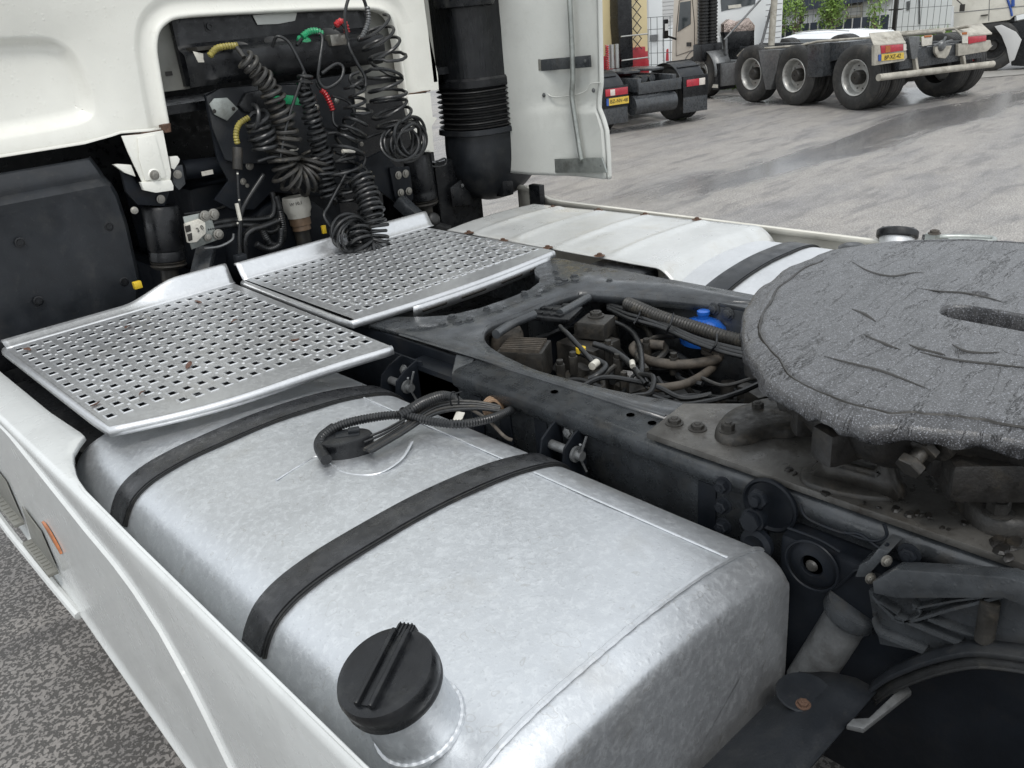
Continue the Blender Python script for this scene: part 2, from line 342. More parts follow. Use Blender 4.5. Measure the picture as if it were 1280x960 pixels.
    def build(s, name, m, parent=None, label=None, bevel=0, angle=38, solid=0, fix=True, **props):
        me = D.meshes.new(name); me.from_pydata(s.v, [], s.f); me.validate()
        bm = bmesh.new(); bm.from_mesh(me)
        if fix: bmesh.ops.recalc_face_normals(bm, faces=bm.faces)
        th = R(angle)
        if bevel:
            es = [e for e in bm.edges if len(e.link_faces) == 2 and e.calc_face_angle(0) > th]
            bmesh.ops.bevel(bm, geom=es, offset=bevel, segments=2, affect='EDGES', profile=.6, clamp_overlap=True)
        for f in bm.faces: f.smooth = True
        for e in bm.edges:
            if len(e.link_faces) == 2 and e.calc_face_angle(0) > th: e.smooth = False
        bm.to_mesh(me); bm.free()
        me.materials.append(M[m] if isinstance(m, str) else m)
        o = D.objects.new(name, me); col.objects.link(o)
        if parent is not None: o.parent = parent
        if solid:
            md = o.modifiers.new('thickness', 'SOLIDIFY'); md.thickness = solid; md.offset = -1
        if label: o['label'] = label
        for k, v in props.items(): o[k] = v
        return o
def thing(name, label, cat, loc=(0, 0, 0), rz=0, group=None):
    o = D.objects.new(name, None); col.objects.link(o); o.location = loc; o.rotation_euler = (0, 0, rz); o.empty_display_size = .1
    o['label'] = label; o['category'] = cat
    if group: o['group'] = group
    return o
_bolt = {}
def bolt(parent, pos, ax=(0, 0, 1), r=.012, m='steel', name='bolt', washer=True, h=.8):
    key = (m, washer, h)
    if key not in _bolt:
        b = MB()
        if washer: b.lathe([(0.01, 0), (1.35, 0), (1.35, .16), (1.1, .22), (0.01, .22)], (0, 0, 0), seg=16, caps=False)
        b.lathe([(.98, .1), (.98, .9*h), (.82, 1.0*h), (.5, 1.0*h), (.45, 1.15*h), (.05, 1.15*h)], (0, 0, 0), seg=6)
        o = b.build(name, m, None, angle=30); _bolt[key] = o.data; D.objects.remove(o)
    o = D.objects.new(name, _bolt[key]); col.objects.link(o); o.parent = parent; o.location = pos; o.scale = (r, r, r)
    o.rotation_mode = 'QUATERNION'; o.rotation_quaternion = V(ax).normalized().to_track_quat('Z', 'Y')
    return o
def text(name, body, size, m, parent, loc, mtx, extr=.0008):
    c = D.curves.new(name, 'FONT'); c.body = body; c.size = size; c.extrude = extr; c.align_x = 'CENTER'; c.align_y = 'CENTER'
    tmp = D.objects.new('tmp', c); col.objects.link(tmp); bpy.context.view_layer.update()
    me = D.meshes.new_from_object(tmp.evaluated_get(bpy.context.evaluated_depsgraph_get())); D.objects.remove(tmp)
    me.materials.clear(); me.materials.append(M[m]); o = D.objects.new(name, me); col.objects.link(o); o.parent = parent
    o.matrix_local = Matrix.Translation(loc) @ mtx.to_4x4(); return o
def filled(outer, holes=()):
    """flat or nearly flat sheet from an outline with holes"""
    bm = bmesh.new(); es = []
    for loop in (outer, *holes):
        vs = [bm.verts.new(q) for q in loop]
        for i in range(len(vs)): es.append(bm.edges.new((vs[i], vs[(i+1) % len(vs)])))
    bmesh.ops.triangle_fill(bm, edges=es, use_beauty=True, use_dissolve=False)
    bm.verts.index_update(); b = MB(); b.v = [tuple(v.co) for v in bm.verts]; b.f = [tuple(v.index for v in f.verts) for f in bm.faces]; bm.free(); return b

# ================================================================== SETTING
def gz(x, y):
    t = min(1, max(0, (x*.8+y*.35-14.9)/11)); z = -1.0*t*t*(3-2*t)
    return z-.38*math.exp(-(((x-17.1)/1.6)**2+((y-9.1)/1.7)**2))
gx = [-120, -40, -10, 0, 4, 8]+[10+.75*k for k in range(40)]+[45, 60, 100, 300]; gy = [-150, -60, -20, -5]+[-2+.75*k for k in range(40)]+[32, 45, 80, 300]
g = MB(); g.loft([[V((x, y, gz(x, y))) for x in gx] for y in gy]); g.build('ground', 'asphalt', kind='structure', angle=80)

# ================================================================== OUR TRUCK
truck = thing('tractor_truck', 'white tractor unit filling the foreground, its fifth wheel bare and aluminium tank beside the rail', 'truck')
ZF = 1.01
# ---- near fuel tank
SEC = [(-1.12, .36), (-1.185, .40), (-1.205, .50), (-1.207, .75), (-1.198, .86), (-1.170, .925), (-1.125, .957), (-1.05, .973), (-.95, .979), (-.82, .980), (-.68, .969), (-.58, .951), (-.50, .925), (-.462, .885), (-.45, .82), (-.45, .47), (-.47, .39), (-.53, .36)]
def ring(sec, y, off=0, n=5, jx=1):
    p = spline([V((x*jx, 0, z)) for x, z in sec], n, True); c = sum(p, V())/len(p); out = []
    for i, q in enumerate(p):
        t = p[(i+1) % len(p)]-p[i-1]; nn = V((t.z, 0, -t.x)).normalized()
        if (q-c).dot(nn) < 0: nn = -nn
        out.append(V((q.x, y, q.z))+nn*off)
    return out
def tank(name, jx, y0, y1, m, label):
    prof = [(-.056, -.034), (-.050, -.024), (-.037, -.014), (-.020, -.005), (-.006, -.0008), (0, 0)]
    rows = [ring(SEC, y0+a, b_, jx=jx) for a, b_ in prof]
    k = 26; inn = lambda y, f: [V((q.x+(cx_-q.x)*f, y, q.z+(cz_-q.z)*f)) for q in ring(SEC, y, -.034, jx=jx)]; cx_, cz_ = -.83*jx, .67
    rows = [inn(y0-.058, .85), inn(y0-.058, .45), inn(y0-.057, .10)]+rows
    rows += [ring(SEC, y0+(y1-y0)*i/k, 0, jx=jx) for i in range(1, k)]
    rows += [ring(SEC, y1-a, b_, jx=jx) for a, b_ in prof[::-1]]+[inn(y1+.057, .10), inn(y1+.058, .85)]
    b = MB(); b.loft(rows, cv=True, caps=True)
    b.v = [tuple(V(q)+V((0, 0, .0022))*noise.noise(V(q)*5)+V((0, 0, .0008))*noise.noise(V(q)*17)) for q in b.v]
    return b.build(name, m, truck, label, angle=60)
tk = tank('fuel_tank', 1, 0, 1.37, 'tank', 'near raw aluminium fuel tank')
def bead(path, r, parent, m='tank', wob=.07):
    b = MB(); p = resample(path, .006); b.tube(p, lambda s: r*(1+wob*math.sin(s*len(p)*1.1)), 6, 0, flat=.6); return b.build('weld_seam', m, parent)
rr = ring(SEC, 0.0, .0025); n_ = len(rr)
bead([q for q in rr[15:75]], .0055, tk)
bead([V((-.582, y, .9535+.0022*noise.noise(V((-.58, y, .95))*5))) for y in (0.0, .2, .45)], .0028, tk)
bead([V((-.582, y, .9535)) for y in (.535, .7, .9, 1.05)], .0026, tk)
bead([V((-.595, y, .955)) for y in (1.135, 1.25, 1.36)], .0026, tk)
# raised pressing round the gauge sender
b = MB(); b.tube(pts([(345, 600), (372, 583), (400, 570), (430, 590), (470, 592), (500, 575), (515, 552)], Z=.981), .0035, 6, 8, flat=.5); b.build('pressed_rib', 'tank', tk)
# filler neck + cap, leaning outward
ax = V((-.30, .02, .95)).normalized(); base = V((-1.136, .120, .947)); capc = base+ax*.086
b = MB(); b.lathe([(.060, -.02), (.060, .035), (.0585, .05), (.0585, .086)], base, ax, 40); b.build('filler_neck', 'tank', tk)
b = MB()
q = ax.to_track_quat('Z', 'Y').to_matrix(); b.tube([base+q @ V((.0612*math.cos(a), .0612*math.sin(a), .006)) for a in [2*math.pi*k/160 for k in range(160)]], lambda s: .0044*(1+.10*math.sin(s*160*1.3)), 7, 0, closed=True)
b.build('weld_seam', 'tank', tk)
prof = [(.060, 0), (.0655, .002), (.0665, .008), (.0655, .011), (.0665, .014), (.0665, .030), (.0635, .0365), (.056, .0385), (.052, .0375), (.01, .0378)]
fc = MB().lathe(prof, capc, ax, 56, caps=True).build('filler_cap', 'plastic', tk, 'black locking filler cap')
q = ax.to_track_quat('Z', 'Y').to_matrix()
def onc(d, w, z): # cap-plane coordinates from a direction in XY
    return capc+ax*z+d+w
hd = (V((.93, .37, 0))-ax*ax.dot(V((.93, .37, 0)))).normalized(); hs_ = ax.cross(hd)
b = MB()
for sg in (-1, 1):
    b.loft([[capc+ax*(.037+zz)+hd*s+hs_*(sg*(.0105+ww)) for ww, zz in ((-.004, 0), (-.003, .009), (0, .0105), (.003, .009), (.004, 0))] for s in (-.052, -.046, 0, .046, .056)], caps=True)
b.loft([[capc+ax*(.0372+zz)+hd*s+hs_*ww for ww, zz in ((-.008, 0), (-.006, .003), (.006, .003), (.008, 0))] for s in (-.05, .05)], caps=True)
b.box(-.013, .013, .046, .0685, -.004, .011, Matrix.Translation(capc+ax*.028) @ Matrix((( -hs_.x, hd.x, ax.x), (-hs_.y, hd.y, ax.y), (-hs_.z, hd.z, ax.z))).to_4x4())
b.build('cap_grip', 'plastic', tk, bevel=.0015)
b = MB()
for k in range(4): b.box(-.010+k*.006, -.0085+k*.006, .048, .069, .0095, .0118, Matrix.Translation(capc+ax*.029) @ Matrix((( -hs_.x, hd.x, ax.x), (-hs_.y, hd.y, ax.y), (-hs_.z, hd.z, ax.z))).to_4x4())
b.build('hinge_rib', 'plastic_matt', tk)
# straps with rubber liner
def strap(y0, y1, jx=1, s0=22, s1=72, m='frame', lab=None):
    def rib(off0, off1, ya, yb):
        b = MB(); A = ring(SEC, ya, off0, jx=jx)[s0:s1]; B = ring(SEC, ya, off1, jx=jx)[s0:s1]; C = ring(SEC, yb, off1, jx=jx)[s0:s1]; E_ = ring(SEC, yb, off0, jx=jx)[s0:s1]
        b.loft([[a, b2, c, d] for a, b2, c, d in zip(A, B, C, E_)], cv=True, caps=True); return b
    o = rib(.004, .009, y0, y1).build('tank_strap', 'strap' if m == 'frame' else m, truck, lab, bevel=.001)
    rib(.0006, .0045, y0-.007, y1+.005).build('rubber_liner', 'rubber', o)
    rib(.0035, .0065, y0-.0055, y0-.0015).build('liner_lip', 'rubber', o)
    return o
strap(.468, .53); strap(1.055, 1.125)
# strap anchors on the chassis rail (two cheeks, a pin, a split pin)
for y0 in (.50, 1.09):
    b = MB()
    for yy in (y0-.030, y0+.036):
        b.prism([V((-.478, yy, .918)), V((-.470, yy, .952)), V((-.44, yy, .972)), V((-.405, yy, .985)), V((-.392, yy, .985)), V((-.392, yy, .78)), V((-.43, yy, .80)), V((-.47, yy, .87))], V((0, .006, 0)))
    b.box(-.398, -.392, y0-.045, y0+.11, .70, .985)
    o = b.build('strap_bracket', 'frame_navy', truck, bevel=.0015)
    b = MB(); b.cyl((-.445, y0-.055, .93), (-.445, y0+.045, .93), .011, 16); b.cyl((-.445, y0-.040, .93), (-.445, y0-.034, .93), .018, 16); b.build('pin', 'castal', o)
    b = MB(); b.tube([(-.455, y0-.06, .965), (-.445, y0-.046, .93), (-.43, y0-.05, .885)], .003, 6, 4); b.tube([(-.435, y0-.06, .975), (-.445, y0-.048, .93)], .003, 6, 0); b.build('split_pin', 'castal', o)
    bolt(o, (-.415, y0+.01, .955), (-1, 0, .2), .011, 'castal')
# sender head with its corrugated looms
c0 = V((-.80, .80, .978))
b = MB(); ol = [V((c0.x+.052*math.cos(a)*(1.0 if math.cos(a) < 0 else 1.25), c0.y+.036*math.sin(a), 0)) for a in [k*math.pi/14 for k in range(28)]]
ca, sa = math.cos(-.55), math.sin(-.55)
def rz2(p, z, s=1): dx, dy = (p.x-c0.x)*s, (p.y-c0.y)*s; return V((c0.x+dx*ca-dy*sa, c0.y+dx*sa+dy*ca, z))
b.loft([[rz2(p, .970, 1.02) for p in ol], [rz2(p, 1.011) for p in ol], [rz2(p, 1.016, .95) for p in ol], [rz2(p, 1.018, .8) for p in ol]], cv=True, caps=True)
snd = b.build('fuel_sender', 'plastic', truck, 'black fuel gauge sender with loom', bevel=0)
b = MB(); b.box(-.02, .03, -.014, .014, 0, .014, Matrix.Translation((c0.x+.01, c0.y, 1.006)) @ Matrix.Rotation(-.6, 4, 'Z')); b.box(-.004, .02, -.008, .008, .014, .022, Matrix.Translation((c0.x+.02, c0.y-.005, 1.006)) @ Matrix.Rotation(-.6, 4, 'Z')); b.build('connector', 'plastic_matt', snd, bevel=.002)
def px(l, **k):
    out = []
    for a in l:
        kk = dict(k)
        if len(a) == 3: kk = {list(k)[0]: a[2]}
        out.append(at(a[0], a[1], **kk))
    return out
def loom(name, l, r, m, parent, corr=None, seg=8, **k):
    b = MB(); b.tube(px(l, **k), r, seg, 7, corr=corr); return b.build(name, m, parent, angle=50)
loom('corrugated_conduit', [(402, 556, 1.01), (404, 545, 1.02), (425, 532, 1.025), (460, 523, 1.02), (500, 519, 1.01), (540, 527, 1.0), (575, 530, .99), (610, 524, .98), (632, 516, .97), (640, 512, .96)], .0095, 'hose', snd, (.0065, .10), 10, Z=1)
loom('corrugated_conduit', [(500, 521, 1.01), (515, 512, 1.015), (530, 503, 1.015), (550, 496, 1.01), (565, 498, .99), (575, 505, .97)], .013, 'hose', snd, (.0065, .08), 10, Z=1)
loom('conduit_elbow', [(408, 575, 1.0), (400, 560, 1.006), (402, 548, 1.016), (418, 535, 1.022)], .0125, 'plastic', snd, Z=1)
for d in range(4): loom('cable', [(455+d*3, 562+d, 1.0), (500, 535+d*3, 1.0), (545, 505+d*4, .995), (590, 502+d*3, .985), (625, 508+d*2, .97)], .004, 'hose' if d % 2 else 'hose_dusty', snd, Z=1)
for d in range(2): loom('cable', [(455, 548+d*5, 1.01), (480, 538+d*4, 1.012), (505, 524+d*3, 1.012)], .0028, 'hose', snd, Z=1)
for (u, v) in ((505, 520), (568, 500)):
    b = MB(); p = at(u, v, Z=1.005); b.tube([p+V((.012*math.cos(a), .003*math.sin(a), .019*math.sin(a))) for a in [k*.7 for k in range(9)]], .002, 5, 3, closed=True); b.tube([p+V((0, 0, .015)), p+V((.012, -.014, .02))], .0018, 5, 0); b.build('cable_tie', 'plastic', snd)
# coiled wire end and clamp by the rail
b = MB()
for k in range(3):
    c = at(617, 509, Z=.955); b.tube([c+V((.0, .0, 0))+rgt*((.024-.004*k)*math.cos(a))+upv*((.024-.004*k)*math.sin(a))-fwd*(.006*k) for a in [j*math.pi/7 for j in range(14)]], .0042, 6, 3, closed=True)
b.build('coiled_cable', 'brownring', snd)
b = MB(); c = at(622, 512, Z=.955)
for k in range(9): b.tube([c, c+rgt*(.011*math.cos(k*.7))+upv*(.011*math.sin(k*.7))-fwd*.008], .0022, 5, 0)
b.build('plug', 'dust', snd)
b = MB(); b.bar(at(576, 515, Z=.985), at(570, 529, Z=.968), .022, .002); b.build('white_tag', 'offwhite', snd)
loom('cable', [(590, 512, .98), (610, 525, .965), (630, 545, .94), (640, 550, .93)], .004, 'dust', snd, Z=1)

# ---- near side fairing
def crease(y):
    t = [(2.6, 1.04), (1.685, .961), (1.29, .902), (1.131, .878), (.99, .864), (.897, .842), (.794, .794), (.697, .701), (.619, .579), (.5, .38), (.3, .1)]
    for (a, za), (b_, zb) in zip(t, t[1:]):
        if b_ <= y <= a: return zb+(za-zb)*(y-b_)/(a-b_)
    return t[-1][1] if y < .3 else t[0][1]
def flange(y):
    t = [(2.7, -1.150), (2.0, -1.152), (1.6, -1.150), (1.40, -1.140), (1.372, -1.141), (1.34, -1.165), (1.30, -1.190), (1.25, -1.206), (1.18, -1.222), (1.10, -1.229), (.8, -1.233), (.1, -1.236), (-.4, -1.236)]
    for (a, za), (b_, zb) in zip(t, t[1:]):
        if b_ <= y <= a: return zb+(za-zb)*(y-b_)/(a-b_)
    return -1.236
def zbot(y): return .566+(y-2.17)*.163
ys = sorted(set([round(-.25+.03*k, 3) for k in range(95)]+[1.372, 1.34, 1.3, 1.25]))
rows = []
for y in ys:
    f = flange(y); zc = crease(y); zb = zbot(y); zt = .982; r = [V((f, y, zt-.012)), V((f-.001, y, zt-.002)), V((f-.004, y, zt))]
    if f > -1.22: r += [V((f*.6-1.24*.4, y, zt+.001)), V((-1.236, y, zt+.0005))]
    else: r += [V((f-.003, y, zt+.0005)), V((f-.005, y, zt))]
    r += [V((-1.244, y, zt-.003)), V((-1.249, y, zt-.009)), V((-1.251, y, zt-.018))]
    zc2 = min(max(zc, zb+.04), zt-.03)
    has = 1 if zc > zb+.02 else max(0, 1-(zb+.02-zc)/.05)
    for s in (.25, .5, .75): r.append(V((-1.251+.005*has*s, y, (zt-.018)*(1-s)+(zc2+.004)*s)))
    r += [V((-1.2455-.0055*(1-has), y, zc2+.003)), V((-1.2510-.0015*has, y, zc2-.001)), V((-1.2525, y, zc2-.006)), V((-1.2525+.0, y, zc2-.012))]
    for s in (.3, .6, .9): r.append(V((-1.252, y, (zc2-.012)*(1-s)+(zb+.022)*s)))
    r += [V((-1.252, y, zb+.018)), V((-1.257, y, zb+.012)), V((-1.259, y, zb+.004)), V((-1.256, y, zb)), V((-1.235, y, zb-.001))]
    rows.append(r)
fa = MB().loft(rows).build('side_fairing', 'white_clean', truck, 'near white side skirt fairing', solid=.004, angle=50)
for k in (0, 1): pass
b = MB(); a0, a1 = V((-1.2535, 1.557, .727)), V((-1.2535, 1.460, .672)); d = (a1-a0); nrm = V((0, -d.z, d.y)).normalized()
rows = []
for i in range(9):
    s = i/8; wd = .017*math.sin(math.pi*min(1, max(0, s)))**.7+.0005; c = a0+d*s
    rows.append([c+nrm*wd*math.cos(t)+V((-.006*math.sin(t), 0, 0)) for t in [math.pi*j/6 for j in range(7)]])
b.loft(rows); b.build('side_marker', 'orange', fa, 'amber side marker lamp')
# step recesses low at the front of the fairing
for (ya, yb, za, zb_) in ((2.16, 1.86, .72, .60), (1.83, 1.60, .665, .555)):
    b = MB(); b.box(-1.282, -1.256, yb, ya, zb_-.01, zb_); b.prism([V((-1.256, ya, zb_)), V((-1.256, yb, zb_)), V((-1.256, yb+.03, za)), V((-1.256, ya-.05, za+.02))], V((.006-.008, 0, 0)))
    o = b.build('step_pocket', 'cabgrey', fa, bevel=.002)
    rm = None
    for k in range(9):
        b = MB(); b.box(-1.279, -1.262, -.003, .003, 0, .003); q_ = b.build('tread_rib', 'cabgrey', o); q_.location = (0, yb+.03+k*(ya-yb-.06)/8, zb_)
b = MB(); b.tube([(-1.27, 2.6, .60), (-1.285, 2.1, .545), (-1.275, 1.75, .50), (-1.262, 1.5, .462)], .012, 8, 8); b.build('sill_edge', 'white_clean', fa)

# ---- catwalk plates
HX, HY = .037, .060
def tread(name, x0, x1, hx0, nx, hy0, yfront, yback, rows_for, label, zz=1.03, bumps=True):
    b = MB(); z = zz; T = V
    def xb(i): return x0 if i == 0 else x1 if i == nx else hx0+HX*(i-.5)
    dimp = MB()
    for i in range(nx):
        xa, xc = xb(i), xb(i+1); cx = hx0+HX*i; nr = rows_for(cx)
        b.add([T((xa, hy0+HY/2, z)), T((xc, hy0+HY/2, z)), T((xc, yback, z)), T((xa, yback, z))], [(0, 1, 2, 3)])
        for j in range(nr):
            cy = hy0-HY*j; y1 = cy+HY/2; y0 = cy-HY/2; hx, hy = .0080, .0120
            o = [T((xa, y0, z)), T((xc, y0, z)), T((xc, y1, z)), T((xa, y1, z))]
            def rect(e, zo, dx=0): return [T((cx-hx-e, cy-hy-e, z+zo)), T((cx+hx+e, cy-hy-e, z+zo)), T((cx+hx+e, cy+hy+e, z+zo)), T((cx-hx-e, cy+hy+e, z+zo))]
            rs = [o, rect(.0040, 0), rect(.0016, .0018), rect(0, .0014), rect(-.0002, -.0008)]
            for A, B in zip(rs, rs[1:]):
                n0 = len(b.v); b.v += [tuple(q) for q in A+B]; b.f += [(n0+k, n0+(k+1) % 4, n0+4+(k+1) % 4, n0+4+k) for k in range(4)]
            if bumps and i % 2 == 1 and j < nr-1:
                c = T((cx+HX/2, cy-HY/2, z)); dimp.lathe([(.0062, -.0002), (.0035, .0018), (.001, .0026)], c, seg=6)
        ye = hy0-HY*(nr-.5)
        # strip down to the front edge
        for s in range(3):
            xs, xe = xa+(xc-xa)*s/3, xa+(xc-xa)*(s+1)/3
            b.add([T((xs, yfront(xs), z)), T((xe, yfront(xe), z)), T((xe, ye, z)), T((xs, ye, z))], [(0, 1, 2, 3)])
    return b, dimp
def f1(x):
    s = (x+1.12)/.66; s = min(1, max(0, s))
    return 1.262-.148*s-.030*math.sin(math.pi*s)-.012*math.sin(2*math.pi*s)
b, dm = tread('tread', -1.112, -.440, -1.090, 18, 2.035, f1, 2.075, lambda x: min(15, int((2.035-f1(x)-.055)/.06)+1), None)
# move the right edge in line with the wall of holes
def skew(q):
    x, y, z = q; s = (y-1.1)/1.0
    if x > -.46: x += (.055*s)*(x+.46)/.025
    return (x, y, z)
b.v = [skew(q) for q in b.v]
cat1 = b.build('catwalk_plate', 'tread', truck, 'near perforated aluminium catwalk plate', fix=False, angle=25)
dm.build('raised_dimple', 'tread', cat1, kind='stuff')
def edge_roll(path, outs, r, drop, name, parent, m='tread'):
    rows = []
    for p, o in zip(path, outs):
        p = V(p); o = V(o).normalized(); row = [p+o*r*math.sin(t)-V((0, 0, r*(1-math.cos(t)))) for t in [math.pi/2*k/5 for k in range(6)]]
        row.append(row[-1]-V((0, 0, drop))); rows.append(row)
    b = MB().loft(rows); return b.build(name, m, parent, solid=.003, angle=60)
Z1 = 1.03
fr = [V((-1.112+.677*k/30, f1(-1.112+.677*k/30), Z1)) for k in range(31)]
left = [V((-1.112, 2.10-.0278*k, Z1)) for k in range(30)]
cor = [V((-1.112-.006*math.sin(a), 1.270, Z1)) for a in (0,)]
path = left+cor+fr; outs = [V((-1, 0, 0))]*27+[V((-1, -.25, 0)), V((-1, -.5, 0)), V((-1, -.75, 0)), V((-1, -1, 0)), V((-.6, -1, 0)), V((-.3, -1, 0))]+[V((-.15, -1, 0))]*29
outs = outs[:len(path)]
edge_roll(path, outs, .012, .010, 'rolled_edge', cat1)
def backlip(xa, xb_, hfun, y0, name, parent):
    rows = []
    for k in range(41):
        x = xa+(xb_-xa)*k/40; h = hfun(x)
        rows.append([V((x, y0, Z1)), V((x, y0+.012, Z1+.003)), V((x, y0+.022, Z1+h*.35)), V((x, y0+.034, Z1+h*.85)), V((x, y0+.040, Z1+h)), V((x, y0+.050, Z1+h+.002)), V((x, y0+.056, Z1+h-.006))])
    MB().loft(rows).build(name, 'tread', parent, solid=.003, angle=60)
def h1(x):
    s = min(1, max(0, (x+.76)/.20)); s = s*s*(3-2*s); return .014+.046*s
backlip(-1.112, -.390, h1, 2.075, 'upturned_lip', cat1)
def f2(x): s = (x+.40)/.83; return 1.35+.010*(1-s)-.004-.028*math.sin(math.pi*min(1, max(0, s)))
b, dm = tread('tread', -.366, .430, -.336, 21, 2.015, f2, 2.045, lambda x: 11, None)
def skew2(q):
    x, y, z = q
    if x < -.35: x -= (x+.35)/-.022*0.0+.028*(2.05-y)/.7*((-.35-x)/.022)
    return (x, y, z)
b.v = [skew2(q) for q in b.v]
cat2 = b.build('catwalk_plate', 'tread', truck, 'far perforated aluminium catwalk plate behind the cab', fix=False, angle=25)
dm.build('raised_dimple', 'tread', cat2, kind='stuff')
fr = [V((-.40+.83*k/30, f2(-.40+.83*k/30), Z1)) for k in range(31)]
left = [V((-.372-.028*k/24, 2.05-.0285*k, Z1)) for k in range(24)]
edge_roll(left+fr, [V((-1, 0, 0))]*22+[V((-1, -.4, 0)), V((-.7, -.8, 0))]+[V((0, -1, 0))]*31, .012, .010, 'rolled_edge', cat2)
b = MB(); b.loft([[V((x, f2(x)-.010, Z1-.012)), V((x, f2(x)-.004, Z1-.048))] for x in [-.20+.60*k/20 for k in range(21)]]); b.build('front_flange', 'tread', cat2, solid=.004)
for (a, c) in ((-.17, -.08), (-.02, .08), (.15, .25), (.29, .38)):
    b = MB(); b.loft([[V((a+(c-a)*s/6, f2(a+(c-a)*s/6)-.0135, Z1-.030)), V((a+(c-a)*s/6, f2(a+(c-a)*s/6)-.0125, Z1-.038))] for s in range(7)]); b.build('slot', 'ink', cat2, solid=-.0015)
backlip(-.370, .47, lambda x: .05, 2.045, 'upturned_lip', cat2)
cat2.location.z = .009
# embossed frame on the far plate
b = MB()
fr_ = [V((-.30, 2.03, Z1)), V((-.30, 1.43, Z1)), V((.385, 1.405, Z1)), V((.395, 2.03, Z1))]
for A, B in zip(fr_, fr_[1:]): b.tube([A.lerp(B, .04), A.lerp(B, .5), A.lerp(B, .96)], .0042, 6, 0, flat=.45)
b.build('embossed_rib', 'tread', cat2)
b = MB(); b.box(-1.14, -.37, 1.46, 2.16, .30, .90); b.build('dark_backing_box', 'plastic', truck, bevel=.02)  # black box added below the near plate to keep its holes dark
b = MB(); b.box(-.33, .40, 1.40, 2.16, .55, .86); b.build('dark_backing_block', 'plastic', truck, bevel=.02)  # black block added below the far plate for the same darkening
# dead leaves lying on the tread
for i, (u, v, s) in enumerate(((34, 438, .016), (160, 409, .020), (236, 457, .018), (119, 505, .014), (369, 425, .013), (248, 378, .012), (178, 492, .010), (293, 402, .010))):
    p = at(u, v, Z=Z1+.004); b = MB(); a = random.uniform(0, 6); dx, dy = math.cos(a), math.sin(a)
    rows = []
    for k in range(6):
        t = k/5; wv = s*.42*math.sin(math.pi*(.08+.88*t)); c = V((dx, dy, 0))*(t-.5)*2*s+V((0, 0, .003*math.sin(t*3+i)))
        rows.append([c+V((-dy, dx, 0))*wv+V((0, 0, .002)), c, c-V((-dy, dx, 0))*wv+V((0, 0, .0035))])
    b.loft(rows); o = b.build('dead_leaf', 'leaf', None, solid=.0005)
    o.location = p
    o['label'] = ['dark brown leaf at the outer back corner of the near tread plate', 'largest brown leaf near the back edge of the near tread plate', 'curled brown leaf in the middle of the near tread plate', 'reddish brown leaf at the front corner of the near tread plate beside the fairing', 'small brown leaf towards the right tip of the near tread plate', 'small tan leaf below the raised back lip of the near tread plate', 'tiny brown scrap on the front row of holes of the near tread plate', 'tiny brown scrap right of centre on the near tread plate'][i]; o['category'] = 'leaf'

# ---- chassis rails
def rail(side, y0, y1, name, lab):
    s = side; rows = []
    prof = [(.330, 1.0), (.332, 1.009), (.345, ZF), (.405, ZF), (.418, 1.006), (.4245, .998), (.426, .985), (.424, .972), (.414, .962), (.41, .958), (.408, .94), (.408, .74)]
    for y in (y0, (y0+y1)/2, y1): rows.append([V((s*x, y, z)) for x, z in prof])
    return MB().loft(rows).build(name, 'frame', truck, lab, solid=.006, angle=50)
near = rail(-1, -1.6, .885, 'chassis_rail', 'near chassis rail')
# web of the near rail, set in below the flange
b = MB(); b.box(-.400, -.392, -1.6, 2.3, .62, .96); b.build('rail_web', 'frame_navy', near)
for y in (.82, .60, .72, .16, .05): b = MB(); b.box(-.412, -.400, y-.02, y+.02, .62, .955); b.build('web_stiffener', 'frame_navy', near, bevel=.002)
far = MB(); far.box(.335, .425, -1.6, 2.2, .998, ZF); far.box(.335, .343, -1.6, 2.2, .72, .998)
far = far.build('chassis_rail', 'frame', truck, 'far chassis rail', bevel=.003)
b = MB(); b.box(.428, .54, -.6, .98, .962, .972); b.box(.428, .436, -.6, .98, .80, .962); b.box(.53, .538, -.6, .98, .93, .962); b.build('tank_bracket', 'frame', far, bevel=.003)
# crossmember plate between the rails, cut out for the bay
outer = pts([(445, 402), (478, 396), (530, 396), (562, 394), (600, 385), (635, 373), (662, 362), (674, 353), (675, 345), (668, 337), (690, 322), (740, 331), (800, 342)], Z=1.0135)
outer = outer+[at(955, 374, Z=1.0135), at(945, 378, Z=1.0135), at(900, 376, Z=1.0135), at(850, 371, Z=1.0135), at(800, 367, Z=1.0135), at(760, 364, Z=1.0135), at(730, 363, Z=1.0135), at(712, 366, Z=1.0135), at(690, 373, Z=1.0135), at(650, 390, Z=1.0135), at(622, 400, Z=1.0135), at(608, 407, Z=1.0135), at(603, 416, Z=1.0135), at(605, 427, Z=1.0135), at(620, 440, Z=1.0135), at(669, 463, Z=1.0135), at(760, 487, Z=1.0135), at(840, 502, Z=1.0135), at(866, 508, Z=1.0135)]
outer += [at(832, 524, Z=1.0135), at(728, 489, Z=1.0135), at(640, 462, Z=1.0135), at(580, 441, Z=1.0135), at(520, 420, Z=1.0135)]
cm = filled(outer).build('crossmember_plate', 'frame', truck, 'grey crossmember plate with rounded cut-out', solid=.012, angle=30)
# skirt hanging from the cut-out so it reads as folded metal
for i0, i1 in ((14, 31), (3, 11)):
    b = MB(); seg_ = outer[i0:i1+1]; b.loft([[q+V((0, 0, -.001)), q+V((0, 0, -.035))] for q in spline(seg_, 3)]); b.build('folded_edge', 'frame', cm, solid=.004)
b = MB(); p = [at(500, 418, Z=1.014), at(560, 436, Z=1.014), at(640, 460, Z=1.014), at(728, 487, Z=1.014), at(832, 520, Z=1.014)]; b.tube(p, .005, 6, 4, flat=.5); b.build('flange_step', 'frame', cm)
